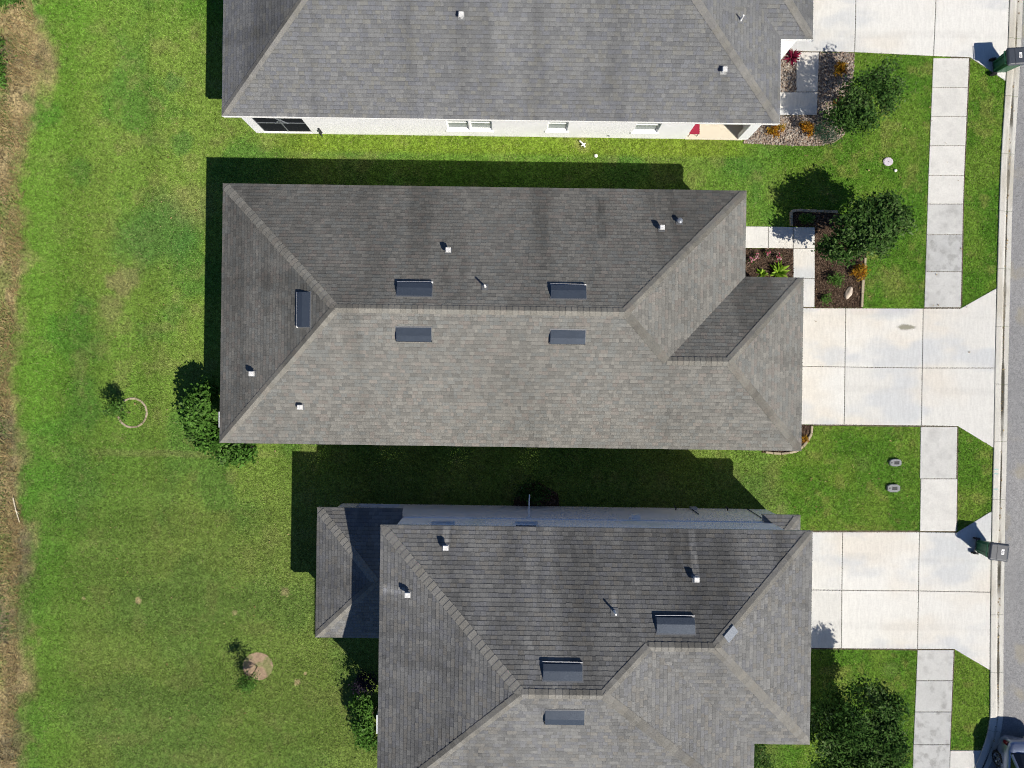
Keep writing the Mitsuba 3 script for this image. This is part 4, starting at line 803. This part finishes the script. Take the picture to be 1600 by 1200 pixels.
woody('shrub', 'low bushy green plant in the shaded corner of the mulched bed', 'shrub', W(1255, 341), [(11.95, 6.75, 0.3, 0.26, 0.22, 0.25)], 420, (0.06, 0.1), 'leaf_mid', 43, 12, 0.07, 0.015)
woody('shrub', 'green herb clump in the middle of the mulched bed', 'shrub', W(1302, 437), [(13.2, 4.25, 0.2, 0.3, 0.3, 0.2)], 520, (0.05, 0.09), 'leaf_mid', 44, 16, 0.08, 0.015)
woody('shrub', 'small green herb near the driveway end of the mulched bed', 'shrub', W(1290, 465), [(12.9, 3.5, 0.14, 0.25, 0.18, 0.12)], 260, (0.05, 0.09), 'leaf_mid', 45, 10, 0.07, 0.012)
woody('shrub', 'orange and bronze foliage plant by the edging of the mulched bed', 'shrub', W(1341, 425), [(14.2, 4.55, 0.22, 0.28, 0.34, 0.2)], 480, (0.06, 0.11), 'leaf_orange', 46, 14, 0.08, 0.012)
woody('shrub', 'orange croton at the top of the rock bed', 'shrub', W(1312, 108), [(13.35, 12.8, 0.28, 0.26, 0.26, 0.22)], 420, (0.07, 0.12), 'leaf_orange', 47, 12, 0.07, 0.012)
woody('shrub', 'orange croton beside the open tree in the rock bed', 'shrub', W(1316, 158), [(13.45, 11.5, 0.25, 0.22, 0.22, 0.2)], 320, (0.07, 0.12), 'leaf_orange', 48, 10, 0.07, 0.012)
woody('shrub', 'bright orange croton left of the blue green juniper', 'shrub', W(1258, 202), [(11.95, 10.35, 0.32, 0.28, 0.24, 0.24)], 480, (0.07, 0.12), 'leaf_orange', 49, 12, 0.07, 0.012)
woody('shrub', 'yellow orange croton at the corner of the white house', 'shrub', W(1214, 203), [(10.8, 10.35, 0.28, 0.3, 0.2, 0.2)], 380, (0.07, 0.12), 'leaf_orange', 50, 10, 0.07, 0.012)
woody('shrub', 'blue green juniper at the rounded corner of the rock bed', 'shrub', W(1293, 203), [(12.85, 10.35, 0.35, 0.55, 0.55, 0.3)], 2400, (0.04, 0.09), 'leaf_blue', 51, 40, 0.10, 0.02, aspect=.3)
woody('shrub', 'yellow leaved plant in the narrow corner bed of the middle house', 'shrub', W(1255, 684), [(11.95, -2.2, 0.15, 0.16, 0.18, 0.14)], 160, (0.05, 0.09), 'leaf_orange', 52, 6, 0.05, 0.01)
def strap(name, label, c, n, L, wd, matn, seed, up=(0.25, 1.2), group=None):
    r = np.random.default_rng(seed); m = MB(); c = np.array([*c, 0.03])
    for i in range(n):
        a = i * 2.399 + r.normal(0, .2); el = r.uniform(*up); ln = r.uniform(*L); d = np.array([math.cos(a) * math.cos(el), math.sin(a) * math.cos(el), math.sin(el)]); s_ = np.array([-math.sin(a), math.cos(a), 0]); P = []
        for t, wf in ((0, .5), (0.4, 1.0), (0.75, .7), (1.0, 0.05)):
            p = c + d * ln * t - np.array([0, 0, 0.35 * ln * t * t]); P += [p - s_ * wd * wf / 2, p + s_ * wd * wf / 2]
        P = np.array(P); P[:, 2] = np.maximum(P[:, 2], 0.02); m.raw(P, [[0, 1, 3, 2], [2, 3, 5, 4], [4, 5, 7, 6]], (r.random() * .999, r.random()))
    k = thing(name, label, 'plant', group); add('leaves', m.ply(matn), k); return k
strap('bromeliad', 'dark red spiky plant at the corner of the white house path', W(1241, 86, 0.3), 34, (0.35, 0.6), 0.075, 'leaf_red', 61)
strap('foliage_plant', 'bright lime green strappy plant beside the front gable roof', W(1221, 424, 0.4), 46, (0.4, 0.65), 0.085, 'leaf_lime', 62, (0.4, 1.3))
strap('foliage_plant', 'smaller pale green plant left of the lime green plant', W(1194, 426, 0.3), 22, (0.25, 0.4), 0.07, 'leaf_lime', 63)
def flower(label, px, py, seed):
    r = np.random.default_rng(seed); k = thing('flower', label, 'flower'); c = W(px, py)
    V, F, uv, _ = crown([(c[0], c[1], 0.15, 0.12, 0.12, 0.1)], 70, (0.04, 0.08), r, 6, 0.05); add('leaves', ply((V, F), 'leaf_dark', uv=uv), k)
    P = np.c_[r.normal(c[0], 0.06, 22), r.normal(c[1], 0.06, 22), r.uniform(0.22, 0.3, 22)]; V, F, uv = leaf_mesh(P, np.tile([0, 0, 1.0], (22, 1)), (0.05, 0.08), r, 0.9); add('petals', ply((V, F), 'petal', uv=uv), k)
flower('pink flower at the top of the small bed', 1196, 397, 71); flower('white and pink flower at the left of the small bed', 1171, 410, 72); flower('small dark flower between the pink and white ones', 1180, 402, 73); flower('reddish plant in the middle of the small bed', 1213, 404, 74)
m = MB(); r = np.random.default_rng(5); ic = trimesh.creation.icosphere(2, 1.0); v = np.array(ic.vertices); v *= (0.85 + 0.4 * meshkit.noise(v * 1.7, 4))[:, None]; c = W(1325, 458)
Mr = rotz(1.2, c[0], c[1], 0.06); m.raw((v * [0.27, 0.13, 0.10]) @ Mr[:3, :3].T + Mr[:3, 3], ic.faces, (0.3, 0.9)); mat('pale_rock', (0.50, 0.42, 0.34), 0.8); add('boulder', m.ply('pale_rock', smooth=False), None, 'pale pinkish rock in the mulched bed near the driveway', 'rock')

# ------------------------------------------------------------------ objects
def wheelie_bin(label, px, py, ang):
    """two-wheeled bin: tapered body, rim, domed lid with front lip, handle bar and wheels on the back (-x)"""
    c = W(px, py); M = rotz(ang, c[0], c[1]); k = thing('wheelie_bin', label, 'bin')
    def put(mm): 
        mm.v = [q @ M[:3, :3].T + M[:3, 3] for q in mm.v]; return mm
    def rr(x0, x1, y, z, rad=0.05, n=4):
        out = []
        for cx, cy, a0 in ((x1 - rad, y - rad, 0), (x0 + rad, y - rad, 90), (x0 + rad, -y + rad, 180), (x1 - rad, -y + rad, 270)):
            for i in range(n): t = math.radians(a0 + 90 * i / (n - 1)); out.append([cx + rad * math.cos(t), cy + rad * math.sin(t), z])
        return np.array(out)
    def loft(mm, rings):
        n = len(rings[0]); V = np.vstack(rings + [rings[0].mean(0)[None], rings[-1].mean(0)[None]]); F = []
        for i in range(len(rings) - 1):
            for j in range(n): a, b2 = i * n + j, i * n + (j + 1) % n; F += [[a, b2, b2 + n], [a, b2 + n, a + n]]
        t = len(rings) * n
        for j in range(n): F += [[t, (j + 1) % n, j], [t + 1, t - n + j, t - n + (j + 1) % n]]
        mm.raw(V, F)
    b_ = MB(); loft(b_, [rr(-0.24, 0.20, 0.22, 0.06), rr(-0.27, 0.24, 0.25, 0.14), rr(-0.31, 0.33, 0.305, 0.86), rr(-0.315, 0.335, 0.31, 0.97), rr(-0.345, 0.365, 0.335, 0.975), rr(-0.345, 0.365, 0.335, 1.02)])
    for y in (-0.16, 0.16): b_.box((-0.345, y - 0.025, 0.2), (-0.29, y + 0.025, 0.93))
    add('body', put(b_).ply('bin_green', smooth=False), k)
    l_ = MB(); loft(l_, [rr(-0.36, 0.40, 0.35, 1.024, .06), rr(-0.36, 0.41, 0.355, 1.05, .06), rr(-0.33, 0.36, 0.32, 1.085, .06), rr(-0.30, 0.32, 0.28, 1.10, .06)]); l_.box((-0.08, -0.31, 1.082), (-0.05, 0.31, 1.112)); 
    for y in (-0.26, 0.26): l_.box((0.30, y - 0.03, 1.07), (0.37, y + 0.03, 1.105))
    add('lid', put(l_).ply('bin_lid'), k)
    s_ = MB(); s_.box((0.09, -0.09, 1.096), (0.20, 0.13, 1.103)); kk = add('label_plate', put(s_).ply('sticker'), k)
    t_ = MB()
    for x in (0.11, 0.135, 0.165): t_.box((x, -0.075, 1.1031), (x + 0.012, 0.10 - (x * 3 % .06), 1.1045))
    add('print', put(t_).ply('print_ink'), kk)
    h_ = MB(); h_.tube([[-0.30, -0.25, 0.97], [-0.43, -0.25, 1.0], [-0.43, 0.0, 1.0], [-0.43, 0.25, 1.0], [-0.30, 0.25, 0.97]], 0.018, 8); add('handle', put(h_).ply('bin_green'), k)
    for y in (-0.30, 0.30):
        w_ = MB(); cy = trimesh.creation.cylinder(0.135, 0.06, sections=20); cy.apply_transform(trimesh.transformations.rotation_matrix(math.pi / 2, [1, 0, 0])); cy.apply_translation([-0.31, y, 0.137]); w_.mesh(cy); 
        cy = trimesh.creation.cylinder(0.07, 0.075, sections=12); cy.apply_transform(trimesh.transformations.rotation_matrix(math.pi / 2, [1, 0, 0])); cy.apply_translation([-0.31, y, 0.137]); w_.mesh(cy); add('wheel', put(w_).ply('rubber'), k)
    a_ = MB(); a_.tube([[-0.31, -0.3, 0.137], [-0.31, 0.3, 0.137]], 0.015, 6); add('axle', put(a_).ply('dark_plastic'), k)
wheelie_bin('dark green wheelie bin with grey lid at the kerb by the lower driveway', 1533, 853, math.radians(-7)); wheelie_bin('green wheelie bin with navy lid at the top right corner of the photo', 1560, 106, math.radians(3))

# parked car, only its front corner is inside the frame
def car(cx, yfront, label):
    k = thing('parked_car', label, 'car'); Lc, Wc = 4.6, 1.82
    def ring(y, hw, z0, z1, crown_=0.05, n=9):
        """half-section from sill to top centre, mirrored"""
        pts = [(hw * 0.86, z0), (hw * 0.97, z0 + 0.12 * (z1 - z0)), (hw, z0 + 0.45 * (z1 - z0)), (hw * 0.985, z0 + 0.75 * (z1 - z0)), (hw * 0.93, z0 + 0.93 * (z1 - z0)), (hw * 0.80, z1 - 0.0), (hw * 0.4, z1 + crown_ * .8), (0, z1 + crown_)]
        full = pts + [(-x, z) for x, z in pts[-2::-1]]
        return np.array([[cx + 0 + x, y, z] for x, z in full])
    def loft(rings):
        n = len(rings[0]); V = np.vstack(rings); F = []
        for i in range(len(rings) - 1):
            for j in range(n - 1): a, b2 = i * n + j, i * n + j + 1; F += [[a, b2, b2 + n], [a, b2 + n, a + n]]
        m0 = len(V); V = np.vstack([V, rings[0].mean(0), rings[-1].mean(0)])
        for j in range(n - 1): F += [[m0, j + 1, j], [m0 + 1, m0 - n + j, m0 - n + j + 1]]
        return V, np.array(F)
    yf = yfront - 4.6; hw = Wc / 2
    st = [(0.0, .62, .30, .62), (0.05, .74, .26, .74), (0.16, .84, .22, .82), (0.5, .90, .20, .90), (1.0, .91, .20, .98), (1.35, .91, .20, 1.03), (2.6, .91, .20, 1.04), (3.6, .90, .20, 1.05), (4.25, .86, .22, 1.02), (4.5, .78, .28, .96), (4.6, .66, .34, .86)]
    V, F = loft([ring(yf + d, h_ * hw / .91, z0, z1) for d, h_, z0, z1 in st]); m = trimesh.Trimesh(V, F, process=False).subdivide(); 
    cut = np.ones(len(m.faces), bool); cen = m.triangles_center
    for d in (0.92, 3.62):                                               # wheel arches
        cut &= ~((np.abs(np.hypot(cen[:, 1] - (yf + d), cen[:, 2] - 0.33)) < 0.37) & (np.abs(cen[:, 0] - cx) > hw * .78))
    add('body', ply((m.vertices, m.faces[cut]), 'car_paint', smooth=40), k)
    def sec(y, hwb, hwt, zb, zt): return np.array([[cx + s_ * x, y, z] for s_, x, z in ((1, hwb, zb), (1, hwt, zt - .06), (1, hwt * .8, zt), (0, 0, zt + .03), (-1, hwt * .8, zt), (-1, hwt, zt - .06), (-1, hwb, zb))])
    rings = [sec(yf + 1.25, .78, .76, 1.0, 1.06), sec(yf + 1.95, .82, .66, 1.0, 1.50), sec(yf + 2.6, .83, .66, 1.0, 1.56), sec(yf + 3.4, .82, .65, 1.0, 1.53), sec(yf + 4.2, .76, .62, 1.0, 1.12)]
    V, F = loft(rings); add('windows', ply((V, F), 'car_glass', smooth=False), k)
    rings = [sec(yf + 1.9, .8, .665, 1.44, 1.505), sec(yf + 2.6, .8, .667, 1.5, 1.57), sec(yf + 3.45, .8, .655, 1.46, 1.535)]
    V = np.vstack([q[1:6] + [0, 0, .012] for q in rings]); F = [[i * 5 + j, i * 5 + j + 1, (i + 1) * 5 + j + 1, (i + 1) * 5 + j] for i in range(2) for j in range(4)]; add('roof', ply((V, np.array(F)), 'car_paint', smooth=True), k)
    pil = MB()
    for s_ in (-1, 1):
        pil.tube([[cx + s_ * .80, yf + 1.22, 1.02], [cx + s_ * .735, yf + 1.6, 1.29], [cx + s_ * .668, yf + 1.95, 1.47]], .045, 8); pil.tube([[cx + s_ * .825, yf + 2.75, 1.02], [cx + s_ * .67, yf + 2.75, 1.52]], .035, 6); pil.tube([[cx + s_ * .78, yf + 4.15, 1.05], [cx + s_ * .655, yf + 3.42, 1.49]], .06, 6)
        pil.box((cx + s_ * .97 - .1, yf + 1.55, 1.02), (cx + s_ * .97 + .1, yf + 1.72, 1.16))
    add('pillars', pil.ply('car_paint'), k)
    for s_ in (-1, 1):
        q = MB(); q.box((cx + s_ * .62 - .17, yf + .035, .60), (cx + s_ * .62 + .17, yf + .20, .72)); add('headlight', q.ply('chrome'), k)
    for s_ in (-1, 1):
        q = MB(); q.box((cx + s_ * .72 - .1, yf + 4.40, .62), (cx + s_ * .72 + .09, yf + 4.53, .82)); add('tail_light', q.ply('lamp_red'), k)
    g_ = MB()
    for i in range(4): g_.box((cx - .4, yf - .005, .40 + i * .06), (cx + .4, yf + .04, .425 + i * .06))
    add('grille', g_.ply('dark_plastic'), k)
    for d in (0.92, 3.62):
        for s_ in (-1, 1):
            t = trimesh.creation.torus(0.265, 0.075, major_sections=28, minor_sections=10); t.apply_scale([1, 1, 1.25]); t.apply_transform(trimesh.transformations.rotation_matrix(math.pi / 2, [0, 1, 0])); t.apply_translation([cx + s_ * (hw - .10), yf + d, .335]); wk_ = add('wheel', ply((t.vertices, t.faces), 'rubber', smooth=True), k)
            q = MB(); cyl = trimesh.creation.cylinder(.06, .1, sections=14); 
            parts = [cyl]
            for i in range(5):
                bb = trimesh.creation.box((.06, .2, .05)); bb.apply_translation([0, .12, 0]); bb.apply_transform(trimesh.transformations.rotation_matrix(i * 2 * math.pi / 5, [0, 0, 1])); parts.append(bb)
            dk = trimesh.creation.annulus(.195, .225, .12); parts.append(dk)
            for p_ in parts: p_.apply_transform(trimesh.transformations.rotation_matrix(math.pi / 2, [0, 1, 0])); p_.apply_translation([cx + s_ * (hw - .09), yf + d, .335]); q.mesh(p_)
            add('rim', q.ply('chrome'), wk_)
            bk = trimesh.creation.cylinder(.2, .05, sections=20); bk.apply_transform(trimesh.transformations.rotation_matrix(math.pi / 2, [0, 1, 0])); bk.apply_translation([cx + s_ * (hw - .16), yf + d, .335]); q = MB(); q.mesh(bk); add('brake_disc', q.ply('dark_plastic'), wk_)
car(20.6, -14.25, 'silvery blue parked car cut off by the lower right corner')

# air conditioners half under the rear eaves
def ac_unit(cx, cy, sx_, sy_, label, h_=0.85):
    k = thing('air_conditioner', label, 'air conditioner'); m = MB(); m.box((cx - sx_ / 2, cy - sy_ / 2, 0.08), (cx + sx_ / 2, cy + sy_ / 2, h_))
    for i in range(9):
        z_ = .16 + i * .07; m.box((cx - sx_ / 2 - .012, cy - sy_ / 2 + .05, z_), (cx - sx_ / 2, cy + sy_ / 2 - .05, z_ + .035)); m.box((cx - sx_ / 2 + .05, cy - sy_ / 2 - .012, z_), (cx + sx_ / 2 - .05, cy - sy_ / 2, z_ + .035))
    add('casing', m.ply('casing_metal'), k)
    g_ = MB()
    for rr_ in (.08, .14, .2, .26): 
        t = trimesh.creation.torus(rr_, .008, major_sections=24, minor_sections=5); t.apply_translation([cx, cy, h_ + .012]); g_.mesh(t)
    add('fan_grille', g_.ply('dark_plastic'), k); p = MB(); p.box((cx - sx_ / 2 - .06, cy - sy_ / 2 - .06, 0.0), (cx + sx_ / 2 + .06, cy + sy_ / 2 + .06, .078)); add('pad', p.ply('concrete_walk'), k)
ac_unit(-11.36, -1.42, 0.72, 0.62, 'pale air conditioner under the rear eave beside the big leafy shrub'); ac_unit(-5.05, -13.6, 0.75, 0.75, 'pale air conditioner under the rear eave of the two storey house')

# utility boxes in the front lawn
def meter_box(px, py, label, n, s_=1.0):
    c = W(px, py, 0.12); k = thing('meter_box', label, 'utility box'); ang = np.linspace(0, 2 * np.pi, n + 1)[:-1] + np.pi / n
    ex = lambda sc_: Polygon([(c[0] + .26 * sc_ * s_ * np.sign(math.cos(a)) * abs(math.cos(a)) ** .7, c[1] + .16 * sc_ * s_ * np.sign(math.sin(a)) * abs(math.sin(a)) ** .7) for a in ang])
    m = MB(); m.extr(ex(1.0), -0.05, 0.10); m.extr(ex(0.94), 0.10, 0.118); add('box', m.ply('box_grey'), k)
    m = MB(); m.box((c[0] - .07, c[1] - .07, .1182), (c[0] + .14, c[1] + .06, .124)); add('reader_lid', m.ply('dark_plastic'), k)
    m = MB(); cy = trimesh.creation.cylinder(.025, .01, sections=10); cy.apply_translation([c[0] - .17, c[1], .122]); m.mesh(cy); add('bolt', m.ply('rubber'), k)
meter_box(1400, 723, 'oval grey meter box in the front lawn, upper of the two', 12, 0.95); meter_box(1397, 763, 'squarer grey meter box in the front lawn, lower of the two', 8, 1.05)
c = W(1387, 253); m = MB(); P8 = lambda r_: Polygon([(c[0] + r_ * math.cos(a), c[1] + r_ * .85 * math.sin(a)) for a in np.linspace(0, 2 * np.pi, 13)[:-1]]); m.extr(P8(.205), -0.03, .05); m.extr(P8(.18), .05, .065); k = thing('utility_cover', 'pale lilac round utility cover in the upper front lawn', 'utility cover'); add('lid', m.ply('box_pale'), k); m = MB(); m.box((c[0] - .03, c[1] - .01, .066), (c[0] + .03, c[1] + .01, .072)); add('lift_slot', m.ply('dark_plastic'), k)
def ball(px, py, r_, label, bs='pvc'):
    c = W(px, py); k = thing('sprinkler_cap', label, 'sprinkler'); m = MB(); s = trimesh.creation.icosphere(2, r_); s.apply_scale([1, 1, .7]); s.apply_translation([c[0], c[1], .05]); m.mesh(s); add('cap', m.ply(bs), k); m = MB(); cy = trimesh.creation.cylinder(r_ * .5, .08, sections=10); cy.apply_translation([c[0], c[1], .02]); m.mesh(cy); add('riser', m.ply('dark_plastic'), k)
ball(1398.5, 267, .065, 'small white cap beside the lilac utility cover'); ball(931, 244, .075, 'small white cap in the side lawn of the white house')
m = MB(); c = W(910, 226); m.tube([[c[0] - .12, c[1] + .12, .1], [c[0], c[1], .14], [c[0] + .10, c[1] - .14, .1]], .035, 8); m.tube([[c[0], c[1], .0], [c[0], c[1], .15]], .03, 8); m.tube([[c[0] - .06, c[1] - .09, .12], [c[0] + .12, c[1] + .02, .12]], .025, 7); k = thing('pipe_fitting', 'white pipe fitting in a bare spot by the white wall', 'pipe'); add('pipe', m.ply('pvc'), k)
m = MB(); P0, P1 = W(24, 777), W(33.5, 815); mid = (P0 + P1) / 2 + [.03, 0]; m.tube([[*P0, .14], [*mid, .2], [*P1, .12]], [.022, .018, .012], 7); m.tube([[*mid, .2], [mid[0] + .12, mid[1] - .16, .18]], [.012, .006], 5); mat('bleached_wood', (.62, .56, .44), .8); k = thing('stick', 'bleached stick lying in the dry strip at the left edge', 'stick'); add('branch', m.ply('bleached_wood'), k)
r = np.random.default_rng(77); lp = np.vstack([np.c_[kl[r.integers(0, len(kl), 170)] + nrm[0] * r.normal(0.33, 0.035, (170, 1))], r.uniform((-17, -15), (-9, 14), (90, 2)), r.uniform((11.5, -5.5), (16.3, -2.2), (45, 2)), r.uniform((12, 1), (19, 13), (60, 2))])
lp[:170, 1] += r.uniform(-.2, .2, 170); V, F, uv = leaf_mesh(np.c_[lp, np.r_[np.full(170, .03), np.full(len(lp) - 170, .075)]], np.tile([0, 0, 1.0], (len(lp), 1)), (0.05, 0.11), r, .6)
diff('dead_leaf', proc(palette([(0.16, 0.10, 0.05), (0.32, 0.22, 0.10), (0.45, 0.36, 0.20)]))); scene['leaf_litter'] = ply((V, F), 'dead_leaf', uv=uv); labels['leaf_litter'] = {'label': 'scattered dry leaves in the gutter and on the lawns', 'category': 'leaves', 'kind': 'stuff'}
# red chair on the porch
c = W(1085, 202, 0.4); k = thing('porch_chair', 'red chair on the porch of the white house', 'chair'); m = MB(); m.box((c[0] - .2, c[1] - .2, .40), (c[0] + .2, c[1] + .2, .46)); add('seat', m.ply('red_cloth'), k); m = MB(); m.box((c[0] - .2, c[1] + .17, .47), (c[0] + .2, c[1] + .22, .9)); add('backrest', m.ply('red_cloth'), k)
for x in (-.17, .17):
    for y in (-.17, .17): m = MB(); m.tube([[c[0] + x, c[1] + y, .05], [c[0] + x, c[1] + y, .41]], .015, 6); add('leg', m.ply('dark_plastic'), k)
# stone beside the rear shrub
m = MB(); c = W(394, 700); v = np.array(ic.vertices) * (0.9 + .25 * meshkit.noise(np.array(ic.vertices) * 2, 2))[:, None]; m.raw(v * [.10, .16, .08] + [c[0], c[1], .06], ic.faces); add('stone', m.ply('pale_rock'), None, 'tan stone beside the rear shrub of the middle house', 'stone')

GROUPS = {'house': 'houses in a row along the road', 'bin': 'wheelie bins put out at the kerb', 'tree': 'small planted trees', 'shrub': 'garden shrubs', 'edging': 'bed edgings of pale blocks', 'utility box': 'grey meter boxes in the front lawn',
          'air conditioner': 'air conditioners behind the houses', 'flower': 'flowers in the small bed', 'plant': 'leafy bedding plants', 'sprinkler': 'small white sprinkler caps'}
for k, v in labels.items():
    if '__' not in k and v.get('category') in GROUPS and not v.get('kind'): v['group'] = GROUPS[v['category']]
